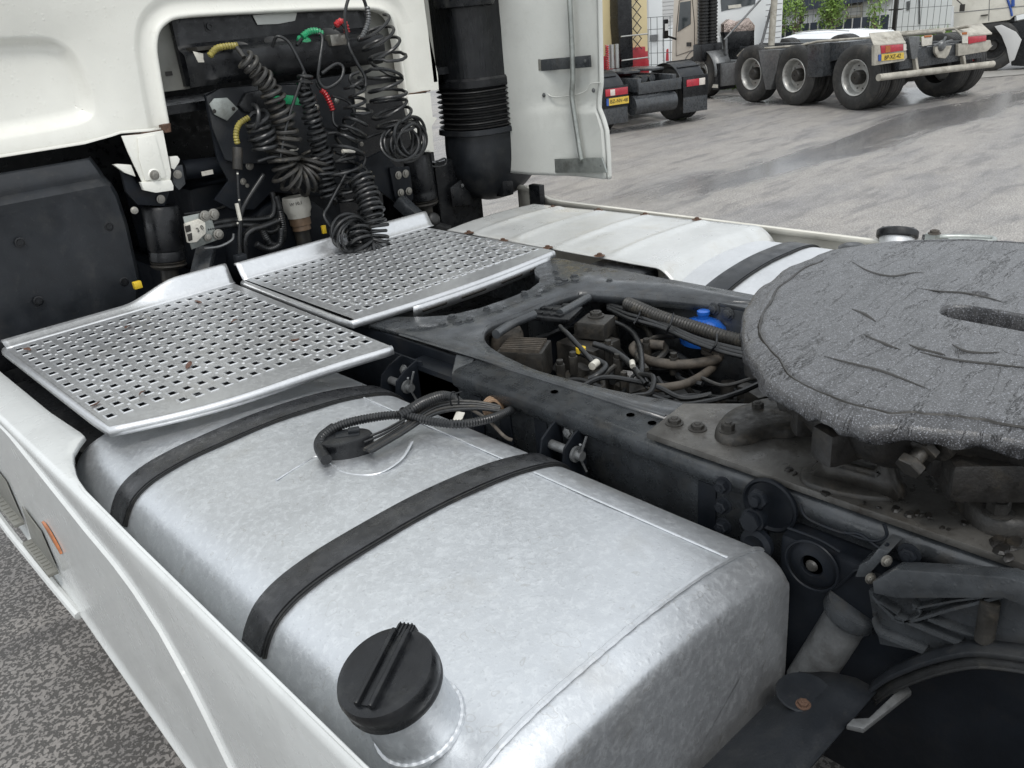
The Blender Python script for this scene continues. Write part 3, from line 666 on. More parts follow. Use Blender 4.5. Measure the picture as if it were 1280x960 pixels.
# front end of the outer channel: cut back at an angle over the web
b = MB(); b.prism([V((-.424, .885, 1.004)), V((-.345, .96, 1.009)), V((-.335, .90, 1.009)), V((-.40, .86, 1.004))], V((0, 0, -.006))); b.build('flange_end', 'frame', near, bevel=.002)
# forward part of the near rail seen below the plate
b = MB(); b.box(-.345, -.335, .88, 1.75, .66, 1.0); b.box(-.40, -.345, .88, 1.10, .70, .975); b.build('rail_web', 'frame_navy', near, bevel=.004)
for (u, v) in ((693, 490), (788, 519), (815, 529)):
    p = at(u, v, Z=1.0105); b = MB(); b.lathe([(.009, .0012), (.001, .0012)], p, seg=18); b.build('bolt_hole', 'ink', near)
p = at(968, 356, Z=.9725); MB().lathe([(.009, .0012), (.001, .0012)], p, seg=18).build('bolt_hole', 'ink', far)
for (u, v, r_) in ((553, 407, .011), (565, 397, .011), (573, 404, .012), (587, 401, .011), (655, 367, .009), (673, 370, .009), (608, 386, .008), (625, 389, .008), (699, 355, .011), (706, 352, .012), (718, 346, .011), (719, 352, .012), (697, 348, .008), (762, 351, .008), (694, 340, .008)):
    bolt(cm, at(u, v, Z=1.0135), (0, 0, 1), r_, 'frame')
# ---- subframe plate under the coupling
sp = [V((-.423, .292, 0)), V((-.275, .31, 0)), V((-.20, .205, 0)), V((-.16, .165, 0)), V((-.05, .25, 0)), V((.42, .29, 0)), V((.42, -1.3, 0)), V((-.423, -1.3, 0))]
b = MB().prism([q+V((0, 0, 1.014)) for q in sp], V((0, 0, .013))); sub = b.build('subframe_plate', 'wornplate', truck, 'worn greasy subframe plate under the fifth wheel', bevel=.002)
for (u, v, r_) in ((843, 529, .0135), (872, 536, .0135)): bolt(sub, at(u, v, Z=1.027), (0, 0, 1), r_, 'grime')
# clumps of grease on the subframe plate
b = MB()
for k in range(150):
    x = random.uniform(-.41, -.05); y = random.uniform(-.75, .02); s = random.uniform(.003, .010)*(1.4 if y < -.3 else .8)
    if random.random() < .3: x = -.39+random.gauss(0, .012)
    b.ball((x, y, 1.028), s, 8, (1.6, 1, .55))
b.noisy(.003, 90); b.build('grease_clump', 'grease_dark', sub, kind='stuff')

# ---- fifth wheel coupling
fw5 = V((0, -.258, 1.2247)); RR = .519
def cap5(a, R1=.041):
    y0, y1 = -.118, -.46; c, s = math.cos(a), math.sin(a)
    # capsule outline for angle a measured from +X
    k = (y0-y1)/2; cy = (y0+y1)/2
    d = V((c, s, 0)); best = None
    # march outwards from the centre of the capsule
    lo, hi = 0, .5
    for _ in range(22):
        mid = (lo+hi)/2; q = d*mid; yy = max(-k, min(k, q.y)); inside = (V((q.x, q.y-yy, 0)).length < R1)
        if inside: lo = mid
        else: hi = mid
    return V((0, cy, 0))+d*lo
RT = [(-180, .452), (-174.9, .439), (-168.6, .436), (-150, .44), (-90, .45), (-30, .50), (0, .55), (20.9, .585), (36, .612), (50, .622), (60, .615), (74, .578), (90.5, .540), (107.8, .522), (119.5, .514), (140, .520), (148.6, .532), (162.7, .524), (169.8, .512), (173.4, .482), (178.3, .460), (180, .452)]
def RF(a):
    d = math.degrees(math.atan2(math.sin(a), math.cos(a)))
    for (a0, r0), (a1, r1) in zip(RT, RT[1:]):
        if a0 <= d <= a1: s = (d-a0)/(a1-a0); s = s*s*(3-2*s); return r0+(r1-r0)*s
    return .452
NA = 420; rows = []; rads = [0, 0, .012]+[.012+(.988)*(k/88) for k in range(1, 89)]
for ri, t in enumerate(rads):
    row = []
    for k in range(NA):
        a = 2*math.pi*k/NA; c = cap5(a) if ri == 0 else None
        inn = cap5(a) if ri == 0 else rows[0][k] if True else None
        inn = V((inn.x, inn.y, 0)) if ri else V((inn.x, inn.y, 0))
        RR = RF(a); out = V((fw5.x+RR*math.cos(a), fw5.y+RR*math.sin(a), 0)); p = inn.lerp(out, t)
        z = fw5.z
        if ri == 0: z -= .05
        elif ri == 1: z -= .006
        else:
            e = (p-V((fw5.x, fw5.y, 0))).length
            q = V((p.x*3.0+p.y*1.2, p.y*9-p.x*2.5, 0)); n1 = noise.noise(q*1.6); n2 = noise.noise(q*5+V((5, 2, 0))); n3 = noise.noise(V((p.x, p.y, 0))*70)
            region = max(0, min(1, .55+1.6*noise.noise(V((p.x*4, p.y*4, 3)))))
            z += .0009*n1*region+.0007*n2*region+.0003*n3
            pass
            gr = abs(e-(RR-.038-.004*math.sin(a*5)-.004*math.sin(a*11)))
            if gr < .006: z -= .004*(1-gr/.006)
            if e > RR-.030: z += -.003-.005*((e-(RR-.030))/.030)**2+.0020*noise.noise(V((p.x*30, p.y*30, 0)))
            d2 = (p-V((.115, -.10, 0))).length
            if d2 < .016: z -= .018*(1-(d2/.016)**4)
        row.append(V((p.x, p.y, z)))
    rows.append(row)
# the ragged grease curtain over the rim, then the cast rim below
for j, (dr, dz) in enumerate(((.003, -.006), (.004, -.012), (.001, -.018), (-.006, -.021), (-.022, -.020))):
    row = []
    for k in range(NA):
        a = 2*math.pi*k/NA; n1 = noise.noise(V((math.cos(a)*7, math.sin(a)*7, 2))); n2 = noise.noise(V((math.cos(a)*26, math.sin(a)*26, j*.7)))
        RR = RF(a); r_ = RR+dr+.003*n1+.0035*n2*(j > 0); z = fw5.z-.012+dz*(1+.45*n1+.5*n2*(j > 0))
        row.append(V((r_*math.cos(a), fw5.y+r_*math.sin(a), z)))
    rows.append(row)
fw = MB().loft(rows, cv=True).build('fifth_wheel_plate', 'grease', truck, 'round fifth wheel plate coated in grey grease', angle=75)
def grx(a): return RF(a)-.038-.004*math.sin(a*5)-.004*math.sin(a*11)
b = MB(); gp = []
for k in range(240):
    a = R(70)+R(150)*k/239; r_ = grx(a)+.0012*noise.noise(V((k*.3, 0, 0))); gp.append(V((r_*math.cos(a), fw5.y+r_*math.sin(a), fw5.z-.0030)))
b.tube(gp, lambda s: .0026+.0032*abs(noise.noise(V((s*14, 3, 0)))), 5, 0); b.build('grease_crack', 'ink', fw)
for seed_, l in enumerate(([(1065, 327), (1082, 337), (1100, 343), (1118, 345), (1140, 341), (1155, 341)], [(1146, 360), (1175, 364), (1205, 366), (1235, 372), (1255, 378)], [(1080, 418), (1095, 425), (1112, 432), (1126, 437)], [(1136, 430), (1150, 436), (1172, 441), (1182, 444)], [(1030, 445), (1060, 453), (1100, 463), (1130, 474), (1160, 486)], [(1190, 430), (1205, 438), (1225, 441), (1250, 440)], [(1065, 386), (1080, 392), (1095, 402)], [(1150, 440), (1190, 449), (1240, 455), (1290, 460)])):
    b = MB(); b.tube([at(u, v, Z=fw5.z+.0004) for u, v in l], lambda s: .0036*math.sin(math.pi*min(1, max(.04, s)))+.0004, 5, 6, flat=.4); b.build('grease_crack', 'ink', fw)
# underside casting: skirt wall, ribs, lugs
b = MB(); rows = []
for rz_, zz in ((.502, 1.205), (.496, 1.185), (.486, 1.15), (.468, 1.125), (.455, 1.118), (.30, 1.13), (.05, 1.14)):
    rows.append([V((rz_/.519*RF(2*math.pi*k/120)*.975*math.cos(2*math.pi*k/120)*(1+.012*noise.noise(V((k*.35, zz*30, 1)))), fw5.y+rz_/.519*RF(2*math.pi*k/120)*.975*math.sin(2*math.pi*k/120), zz+.008*noise.noise(V((k*.4, zz*9, 0))))) for k in range(120)])
b.loft(rows, cv=True); b.noisy(.004, 28); fwc = b.build('coupling_casting', 'grease_dark', truck, 'dirty casting under the fifth wheel plate', angle=70)
def lump(name, cpts, m, parent, amp=.004, sc=30, bev=.008, sub_=2, label=None, bolts=()):
    b = MB()
    for (x0, x1, y0, y1, z0, z1) in cpts: b.box(x0, x1, y0, y1, z0, z1)
    o = b.build(name, m, parent, label, bevel=bev)
    return o
# blocks hanging below the rim (near side)
for (u, v, z, w_, d_, h_, ro_) in ((952, 455, 1.165, .05, .05, .05, 0), (985, 490, 1.155, .05, .035, .06, .5), (1010, 518, 1.15, .04, .05, .07, .8), (1080, 543, 1.145, .17, .05, .06, -.4), (1040, 528, 1.145, .06, .05, .06, .3), (1225, 566, 1.14, .16, .07, .05, -.9), (1262, 580, 1.13, .2, .12, .065, -.9)):
    b = MB(); b.box(-w_/2, w_/2, -d_/2, d_/2, -h_/2, h_/2, Matrix.Translation(at(u, v, Z=z)) @ Matrix.Rotation(ro_, 4, 'Z')); b.build('cast_lug', 'grease_dark', fwc, bevel=.012)
# pedestal with a window, standing on the subframe plate
def ped(cx, cy, rot, s=1, name='pedestal_bracket'):
    T = Matrix.Translation((cx, cy, 1.027)) @ Matrix.Rotation(rot, 4, 'Z') @ Matrix.Scale(s, 4)
    out_ = [(-.105, 0), (-.110, .02), (-.085, .055), (-.072, .105), (-.045, .125), (.045, .125), (.072, .105), (.088, .05), (.110, .018), (.105, 0)]
    hole = [(-.040, .058), (-.046, .066), (-.038, .10), (.036, .10), (.048, .066), (.042, .058)]
    rows = []
    bm = filled([V((x, -.02, z)) for x, z in out_], ([V((x, -.02, z)) for x, z in hole],))
    b = MB(); o = len(bm.v); b.add([T @ V(q) for q in bm.v], bm.f); b.add([T @ (V(q)+V((0, .05, 0))) for q in bm.v], bm.f)
    for L in (out_, hole):
        n = len(L); b.add([T @ V((x, -.02, z)) for x, z in L]+[T @ V((x, .03, z)) for x, z in L], [(i, (i+1) % n, n+(i+1) % n, n+i) for i in range(n)])
    bmm = bmesh.new()
    ob = b.build(name, 'grime', truck, 'cast pedestal carrying the fifth wheel')
    bmm.from_mesh(ob.data); bmesh.ops.remove_doubles(bmm, verts=bmm.verts, dist=1e-5); bmesh.ops.recalc_face_normals(bmm, faces=bmm.faces)
    es = [e for e in bmm.edges if len(e.link_faces) == 2 and e.calc_face_angle(0) > .6]; bmesh.ops.bevel(bmm, geom=es, offset=.006, segments=2, affect='EDGES'); bmm.to_mesh(ob.data); bmm.free()
    return ob
pd = ped(-.372, -.105, -1.45, .70)
# flared foot plates with bolts
def foot(poly_px, z0, h, m='grime', name='mounting_foot', bolts=()):
    p = spline([at(u, v, Z=z0) for u, v in poly_px], 4, True); c = sum(p, V())/len(p)
    b = MB(); b.loft([[q for q in p], [c+(q-c)*.985+V((0, 0, h*.7)) for q in p], [c+(q-c)*.93+V((0, 0, h)) for q in p], [c+(q-c)*.6+V((0, 0, h*1.25)) for q in p], [c+(q-c)*.2+V((0, 0, h*1.35)) for q in p]], cv=True, caps=True)
    b.noisy(.0015, 45); o = b.build(name, m, truck, angle=60)
    for (u, v, r_) in bolts:
        q = at(u, v, Z=z0+h); bolt(o, q, (0, 0, 1), r_, m, h=1.2)
    return o
foot([(893, 545), (905, 556), (930, 557), (965, 548), (1000, 545), (1030, 520), (1000, 500), (960, 505), (925, 515), (905, 525)], 1.0275, .016, 'grime', bolts=((910, 538, .013), (947, 511, .012)))
foot([(1000, 592), (1008, 608), (1060, 622), (1112, 626), (1122, 612), (1100, 600), (1020, 582)], 1.0275, .008, 'grime')
foot([(1190, 600), (1200, 640), (1235, 668), (1290, 672), (1330, 640), (1300, 590), (1230, 575)], 1.0275, .03, 'grime', bolts=((1247, 640, .017),))
# sloping arm from the foot up to the casting
b = MB(); b.loft([[at(1195, 600, Z=1.03), at(1195, 600, Z=1.03)+V((.02, -.03, .05)), at(1260, 640, Z=1.03)+V((.06, -.02, .05)), at(1270, 655, Z=1.03)], [at(1150, 575, Z=1.10), at(1150, 560, Z=1.12), at(1260, 575, Z=1.13), at(1270, 590, Z=1.10)]]); b.build('support_arm', 'grime', truck, solid=.02)
# angular skirt segments around the front of the plate
# big hex bolt
q0 = at(1136, 584, X=-.470); q1 = at(1158, 558, X=-.435); d_ = (q1-q0).normalized()
b = MB(); b.cyl(q0, q1+d_*.05, .0115, 16); b.lathe([(.01, 0), (.019, 0), (.0205, .002), (.0205, .013), (.019, .015), (.012, .015)], q0-d_*.004, d_, 6); b.lathe([(.02, 0), (.022, .001), (.022, .012), (.02, .013), (.01, .013)], q1-d_*.012, d_, 6); b.lathe([(.034, 0), (.036, .004), (.036, .03)], q1+d_*.004, d_, 20)
b.build('adjusting_bolt', 'grime', fwc, 'large hex adjusting bolt', angle=30)

# ---- parts on the outside of the near rail, behind the tank
X0 = -.43
def onrail(u, v, x=X0): return at(u, v, X=x)
b = MB(); b.box(-.46, -.40, -1.1, -.02, .50, .945); hb = b.build('spring_hanger', 'frame_navy', truck, 'dark spring hanger casting behind the tank', bevel=.01)
for (u, v) in ((905, 606), (905, 631), (905, 657)): bolt(hb, onrail(u, v, -.44), (-1, 0, 0), .0125, 'frame_navy', h=1.3)
b = MB(); p = onrail(952, 640, -.46); b.lathe([(.052, 0), (.052, .006), (.048, .008), (.044, .003), (.02, .003)], p+V((.03, 0, 0)), (-1, 0, 0), 28); b.build('cast_boss', 'frame_navy', hb)
b = MB(); p = onrail(947, 645, -.46); b.cyl(p, p+V((-.018, 0, 0)), .022, 20); b.cyl(p+V((-.018, 0, 0)), p+V((-.030, 0, 0)), .019, 6); p = onrail(950, 622, -.46); b.cyl(p, p+V((-.012, 0, 0)), .018, 6); b.cyl(p+V((-.012, 0, 0)), p+V((-.022, 0, 0)), .009, 14); b.build('clamp_bolt', 'frame_navy', hb, bevel=.002)
b = MB(); p = onrail(948, 678, -.47); b.lathe([(.03, 0), (.03, .01), (.02, .014), (.012, .008)], p, (-1, 0, 0), 20); b.build('cast_boss', 'frame_navy', hb)
b = MB(); p = onrail(1015, 707, -.47); b.tube([p+V((-.002, .046*math.cos(a), .046*math.sin(a))) for a in [k*.35 for k in range(18)]], .0025, 6, 3, closed=True); b.lathe([(.042, 0), (.036, .003), (.02, .006), (.018, 0)], p+V((.004, 0, 0)), (-1, 0, 0), 24); b.build('cast_boss', 'frame_navy', hb)
MB().lathe([(.011, 0), (.008, .004), (.003, .005)], p+V((-.001, 0, 0)), (-1, 0, 0), 12).build('rusty_plug', 'grime', hb)
p = onrail(1137, 692, -.46); bolt(hb, p, (-1, 0, 0), .013, 'frame_navy')
for path in ([(1000, 630), (1010, 648), (1050, 665), (1075, 668), (1100, 685), (1110, 680)], [(985, 660), (1025, 675), (1050, 690)], [(1045, 735), (1060, 722), (1070, 713), (1085, 712)], [(1055, 665), (1090, 676), (1108, 670), (1105, 655)]):
    b = MB(); b.tube([onrail(u, v, -.462) for u, v in path], .0028, 6, 5); b.build('cast_rib', 'frame_navy', hb)
# mudguard carrier: bolted clamp, tube and ribbed arm
pa, pb = onrail(1066, 762, -.452), onrail(1008, 852, -.475)
b = MB(); b.cyl(pa-(pb-pa)*.03, pb, .036, 32); arm = b.build('mudguard_tube', 'castal', truck, 'grey tube carrying the mudguard')
b = MB(); d_ = (pb-pa).normalized(); b.lathe([(.038, -.012), (.046, -.012), (.046, .010), (.042, .016), (.036, .016)], pa, d_, 32); b.build('pipe_collar', 'frame', arm)
b = MB()
def slab(pl, x, t, bb):
    P_ = [onrail(u, v, x) for u, v in pl]; bb.prism(P_, V((t, 0, 0)))
slab([(1068, 722), (1083, 722), (1112, 690), (1098, 685), (1086, 700), (1074, 706)], -.475, .05, b)
b.build('clamp', 'frame', arm, bevel=.003)
for (u, v) in ((1088, 723), (1108, 701)): bolt(arm, onrail(u, v, -.48), (-.5, -.8, .2), .007, 'steel')
b = MB()
top = [onrail(u, v, -.50) for u, v in ((1090, 728), (1118, 712), (1180, 716), (1262, 722), (1300, 735), (1300, 768), (1255, 748), (1190, 748), (1120, 748), (1092, 742))]
b.prism(top, V((.035, .0, -.004)))
b.build('mudguard_arm', 'frame', arm, 'ribbed cast mudguard arm', bevel=.003)
for path, w_ in (([(1090, 745), (1108, 765), (1130, 778), (1190, 762), (1262, 744)], .006), ([(1090, 775), (1098, 792), (1120, 802), (1155, 816)], .007), ([(1118, 772), (1150, 785), (1200, 806)], .006), ([(1098, 752), (1122, 768)], .004), ([(1140, 762), (1190, 752), (1228, 747)], .004), ([(1130, 778), (1150, 768), (1140, 756)], .004), ([(1160, 775), (1200, 790), (1240, 800)], .004)):
    b = MB(); q_ = spline([onrail(u, v, -.492) for u, v in path], 5); b.loft([[p+V((0, 0, w_/2)), p+V((.03, 0, w_/2)), p+V((.03, 0, -w_/2)), p+V((0, 0, -w_/2))] for p in q_], cv=True, caps=True); b.build('arm_rib', 'frame', arm)
b = MB(); b.cyl(onrail(1238, 752, -.49), onrail(1230, 800, -.49), .013, 14); b.build('bump_stop', 'grime', arm)
bb = MB(); slab([(1086, 738), (1180, 744), (1262, 744), (1320, 770), (1320, 830), (1200, 822), (1150, 815), (1100, 805), (1092, 775)], -.474, .010, bb); bb.build('arm_web', 'frame', arm)
# mudguard: front flank sheet, inner rim and clip
top_ = [(-.50, -.118, .742), (-.50, -.165, .765), (-.50, -.215, .772), (-.49, -.262, .768)]
A = [at(1000, 838, X=-.50), at(1040, 840, X=-.50), at(1070, 847, X=-.50), at(1098, 862, X=-.50)]
b = MB(); rows = []
for k in range(15):
    x = -.50-.70*k/14
    r = [V((x, p.y+.018*math.sin(k*.1), p.z)) for p in A]
    r = [V((x, A[0].y+.02, A[0].z-.06))]+[V((x, A[0].y+.004, A[0].z-.012))]+r
    rows.append(r)
b.loft(rows); mg = b.build('mudguard', 'plastic_matt', truck, 'front section of the black plastic mudguard', solid=.005, angle=50)
# raised pad with a rusty bolt
pc = at(1000, 880, Z=A[1].z)
b = MB(); b.lathe([(.045, 0), (.043, .003), (.03, .0035), (.012, .002)], at(1005, 866, Z=A[1].z+.001), (0, 0, 1), 28); b.build('bolt_pad', 'plastic_matt', mg)
bolt(mg, at(1004, 881, Z=A[1].z+.004), (0, 0, 1), .009, 'rust'); 
b = MB()
rim = [(1088, 856), (1110, 840), (1136, 828), (1160, 819), (1185, 812), (1215, 807), (1250, 809), (1290, 815), (1340, 826)]
P_ = spline([at(u, v, X=-.5) for u, v in rim], 5); b.loft([[p+V((.010, 0, .004)), p+V((0, 0, .002)), p+V((-.012, -.002, -.002)), p+V((-.015, -.004, -.008))] for p in P_]); b.build('guard_rim', 'plastic_matt', mg, solid=.004)
b = MB(); b.loft([[p+V((-.004, 0, -.012)), p+V((-.008, -.012, -.024)), p+V((-.012, -.014, -.026))] for p in P_]); b.build('guard_rim', 'rubber', mg, solid=.002)
b = MB(); cl_ = [(1058, 906), (1080, 911), (1140, 864), (1131, 852), (1096, 853), (1104, 859), (1122, 863), (1086, 897), (1066, 898)]
b.prism([at(u, v, Z=A[2].z+.012) for u, v in cl_], V((0, 0, -.010))); b.build('guard_clip', 'castal', mg, bevel=.002)
# rear wheel under it
def wheel(parent, c, axv, rt, wt, m_t='tyre', hub='rim', face=1, treads=True, nseg=64, dish=.5):
    c = V(c); a_ = V(axv).normalized(); b = MB()
    prof = [(rt*.56, -wt*.42), (rt*.60, -wt*.48), (rt*.74, -wt*.52), (rt*.90, -wt*.50), (rt*.965, -wt*.44)]
    for k in range(-4, 5):
        x = k/4*wt*.40
        if k in (-3, -1, 1, 3): prof += [(rt*.995, x-wt*.018), (rt*.972, x-wt*.014), (rt*.972, x+wt*.014), (rt*.995, x+wt*.018)]
        else: prof += [(rt*(1-.006*abs(k)/4), x)]
    prof += [(rt*.965, wt*.44), (rt*.90, wt*.50), (rt*.74, wt*.52), (rt*.60, wt*.48), (rt*.56, wt*.42)]
    b.lathe(prof, c, a_, nseg, caps=False); ty = b.build('tyre', m_t, parent, angle=40)
    b = MB(); f = face
    b.lathe([(rt*.565, f*wt*.46), (rt*.555, f*wt*.485), (rt*.53, f*wt*.47), (rt*.50, f*wt*.40), (rt*.47, f*wt*(.40-dish)), (rt*.30, f*wt*(.40-dish-.06)), (rt*.27, f*wt*(.40-dish-.05)), (rt*.02, f*wt*(.40-dish-.05))], c, a_, 40, caps=False)
    ri = b.build('rim', hub, ty, angle=45)
    return ty
wh = wheel(truck, (-.86, -.86, .47), (1, 0, 0), .49, .48, 'tyre', 'grime', -1)
wh['label'] = 'worn rear tyre below the mudguard'
b = MB(); b.cyl((-.6, -.86, .47), (.6, -.86, .47), .10, 20); b.box(-.42, .42, -.98, -.74, .38, .56); b.build('rear_axle', 'grime', truck, bevel=.02)

# ---- bay between the rails
bay = MB(); bay.box(-.33, .33, -.2, 1.35, .60, .615); bay.box(-.33, .33, 1.0, 1.02, .62, .93); bay.box(-.33, .33, -.05, -.02, .62, .99)
bay = bay.build('undertray', 'frame_navy', truck)
def G(l, name, r, m='hose_dusty', Z=.9, corr=None, parent=None, seg=9): return loom(name, l, r, m, parent or truck, corr, seg, Z=Z)
vb = MB(); 
def bx(u, v, z, w, d, h, rot=0.0, bb=None): bb.box(-w/2, w/2, -d/2, d/2, -h, 0, Matrix.Translation(at(u, v, Z=z)) @ Matrix.Rotation(rot, 4, 'Z'))
bx(745, 398, .985, .085, .085, .05, .3, vb); bx(745, 400, .96, .10, .10, .12, .3, vb); bx(735, 425, .93, .12, .14, .20, 0, vb)
vb.build('valve_block', 'grime', truck, 'dusty square valve block', bevel=.006)
bolt(truck, at(745, 395, Z=.986), (0, 0, 1), .018, 'grime', 'valve_cover')
vb = MB(); bx(680, 388, .998, .11, .20, .012, .35, vb); bx(665, 385, .995, .05, .06, .03, .35, vb); bx(705, 392, .995, .06, .04, .03, .35, vb); bx(650, 392, .998, .03, .03, .03, .3, vb)
for k in range(14): bx(655+k*4, 380+(k*7) % 13, 1.004, .022, .02, .02, k, vb)
vb.noisy(.002, 60); vb.build('valve_cover', 'plastic', truck, 'black moulded valve cover', bevel=.003)
vb = MB()
for d in (0, 26, 52): bx(655+d*.1+0, 430, .93, .001, .001, .001, 0, vb)
vb = MB(); c = at(632, 417, Z=.965); vb.lathe([(.05, -.04), (.05, .0), (.045, .012), (.02, .02), (.004, .02)], c, (0, 0, 1), 24); vb.noisy(.002, 50); vb.build('pump_cap', 'dust', truck, 'dusty round pump cap')
vb = MB(); bx(655, 432, .965, .10, .13, .09, .5, vb); o = vb.build('finned_unit', 'grime', truck, 'dusty finned control unit', bevel=.006)
Tf = Matrix.Translation(at(655, 432, Z=.966)) @ Matrix.Rotation(.5, 4, 'Z')
for k in range(7): fb = MB(); fb.box(-.045+.013*k, -.041+.013*k, -.055, .055, -.004, .009, Tf); fb.build('fin', 'dust', o)
for l in ([(620, 418, 1.01), (640, 405, 1.01), (668, 393, 1.012)], [(700, 392, 1.0), (718, 382, 1.0), (735, 372, 1.0)]): G(l, 'metal_pipe', .013, 'frame', 1.0, seg=14)
G([(700, 408, .98), (712, 420, .97), (730, 440, .95), (745, 458, .93)], 'air_line', .007, 'hose')
G([(724, 380, .97), (745, 372, .97), (775, 372, .97), (800, 380, .96), (812, 384, .95)], 'air_line', .010, 'hose')
G([(735, 402, .96), (765, 402, .95), (790, 415, .94), (800, 435, .93), (802, 460, .92), (800, 470, .91)], 'air_line', .008, 'hose')
G([(742, 430, .95), (765, 438, .94), (785, 452, .93), (800, 470, .92), (808, 480, .91)], 'air_line', .009, 'hose')
G([(722, 440, .94), (738, 447, .935), (750, 452, .93), (757, 458, .925), (748, 468, .92), (736, 474, .91)], 'air_line', .0085, 'hose')
b = MB(); b.cyl(at(740, 458, Z=.935), at(746, 453, Z=.935), .0105, 14); b.build('white_collar', 'offwhite', truck)
b = MB(); b.cyl(at(790, 452, Z=.94), at(791, 458, Z=.935), .0075, 12); b.build('white_collar', 'offwhite', truck)
b = MB(); b.lathe([(.014, -.01), (.014, .004), (.004, .006)], at(726, 436, Z=.95), (0, 0, 1), 12); b.build('yellow_cap', 'yellow_tag', truck)
# the big dusty hose loop
G([(880, 432, .92), (895, 438, .92), (898, 447, .91), (885, 452, .90), (850, 456, .90), (815, 452, .90), (798, 444, .90), (792, 436, .91), (800, 430, .92), (830, 432, .92)], 'air_hose', .014, 'dust', parent=None, seg=12)
G([(880, 438, .90), (895, 448, .89), (888, 462, .88), (862, 478, .88), (835, 484, .88), (810, 485, .88)], 'air_hose', .012, 'dust', seg=12)
G([(783, 379, .99), (800, 386, .985), (830, 398, .97), (870, 410, .96), (905, 421, .95), (940, 430, .94), (990, 445, .93)], 'corrugated_conduit', .019, 'hose_dusty', corr=(.009, .07), seg=14)
for d in range(3): G([(760, 380+d*3, .97), (785, 388+d*5, .97), (800, 392+d*5, .97), (830, 405+d*3, .96), (870, 423+d*3, .95), (910, 434+d*4, .94), (960, 445+d*4, .93)], 'cable_loom', .008-.001*d, 'hose')
G([(790, 372, .93), (820, 372, .93), (835, 376, .93), (838, 384, .92), (830, 392, .9)], 'air_hose', .013, 'hose_dusty')
G([(795, 375, .98), (800, 390, .985), (792, 405, .97)], 'cable_tie', .003, 'plastic'); G([(842, 392, .985), (838, 405, .98), (832, 417, .95)], 'cable_tie', .003, 'plastic'); G([(896, 418, .97), (895, 430, .965), (888, 440, .94)], 'cable_tie', .003, 'plastic')
# denser runs of small lines through the bay
rnd = random.Random(3)
def run(n, z0_, z1_, radii, mats, seed):
    r_ = random.Random(seed)
    for k in range(n):
        x = r_.uniform(-.20, .26); y = r_.uniform(.25, .98); z = r_.uniform(z0_, z1_); a = r_.uniform(0, 6.28); p = [V((x, y, z))]
        for j in range(5):
            a += r_.uniform(-.8, .8); q = p[-1]+V((math.cos(a)*.07, math.sin(a)*.07, r_.uniform(-.025, .02))); q.x = max(-.26, min(.30, q.x)); q.y = max(.2, min(1.0, q.y)); p.append(q)
        b = MB(); b.tube(p, r_.choice(radii), 8, 7); b.build('air_line', r_.choice(mats), truck)
run(34, .70, .84, (.006, .008, .011), ('hose', 'hose_dusty', 'rubber'), 3); run(22, .85, .925, (.005, .007, .009), ('hose', 'hose', 'rubber', 'hose_dusty'), 8)
vb = MB()
for k in range(34):
    x = rnd.uniform(-.26, .26); y = rnd.uniform(.2, 1.0); s = rnd.uniform(.014, .042); z = rnd.uniform(.74, .88)
    if k % 3: vb.box(-s, s, -s*.8, s*.8, -s, s, Matrix.Translation((x, y, z)) @ Matrix.Rotation(rnd.uniform(0, 3), 4, 'Z'))
    else: vb.cyl((x, y, z-.05), (x+rnd.uniform(-.03, .03), y+rnd.uniform(-.04, .04), z+.03), s*.8, 12)
vb.build('valve_cluster', 'grime', truck, kind='stuff', bevel=.004)
for (u, v, z) in ((716, 445, .95), (760, 430, .95), (772, 447, .93), (808, 428, .93), (700, 455, .94), (842, 446, .92), (780, 470, .91)):
    b = MB(); p = at(u, v, Z=z); b.cyl(p+V((0, 0, -.05)), p, .013, 6); b.cyl(p, p+V((0, 0, .012)), .009, 12); b.build('hose_fitting', 'grime', truck, bevel=.001)
b = MB(); b.bar(at(790, 396, Z=.93), at(905, 425, Z=.93), .055, .008); b.build('support_plate', 'galv', truck, bevel=.001)
# blue air tank with its spigot
c = at(879, 407, Z=.945); b = MB(); b.lathe([(.066, -.045), (.068, -.022), (.062, -.002), (.045, .014), (.02, .022), (.004, .023)], c, (0, 0, 1), 36)
bt = b.build('air_tank', 'blue', truck, 'bright blue dome of an air tank'); b = MB(); b.lathe([(.016, 0), (.016, .016), (.018, .017), (.018, .026), (.012, .029), (.004, .029)], c+V((0, 0, .018)), (0, 0, 1), 20); b.build('spigot', 'blue', bt)
for (u, v, z) in ((840, 374, .9), (855, 378, .9), (870, 382, .9), (892, 386, .9), (910, 392, .9)): bolt(far, at(u, v, X=.332), (-1, 0, 0), .014, 'frame')

# ---- far side: shield, far tank, far fairing
sh = MB(); rows = []
XA, XB = .545, 1.135; NY = 120
ribs = (1.90, 1.68, 1.45, 1.20)
for j in range(NY+1):
    s = j/NY; y = 2.06-1.14*s; row = []
    zz = 1.0-(.055*((s-.93)/.07)**2 if s > .93 else 0); xs0 = XA+.0*s; xs1 = 1.06+.10*s
    h = sum(.0085*math.exp(-((y-r_)/.022)**2) for r_ in ribs)
    dish = -.006*sum(1 for r_ in ribs if r_ > y)*0
    for i in range(25):
        t = i/24; x = xs0+(xs1-xs0)*t; e = min(1, t/.12)*min(1, (1-t)/.05); e = e*e*(3-2*e)
        row.append(V((x, y, zz+h*e+.010*math.sin(math.pi*t)+.0015*noise.noise(V((x*6, y*6, 0))))))
    rows.append(row)
sh.loft(rows); shield = sh.build('ribbed_shield', 'shield', truck, 'white ribbed metal cover on the far side', solid=.004, angle=60)
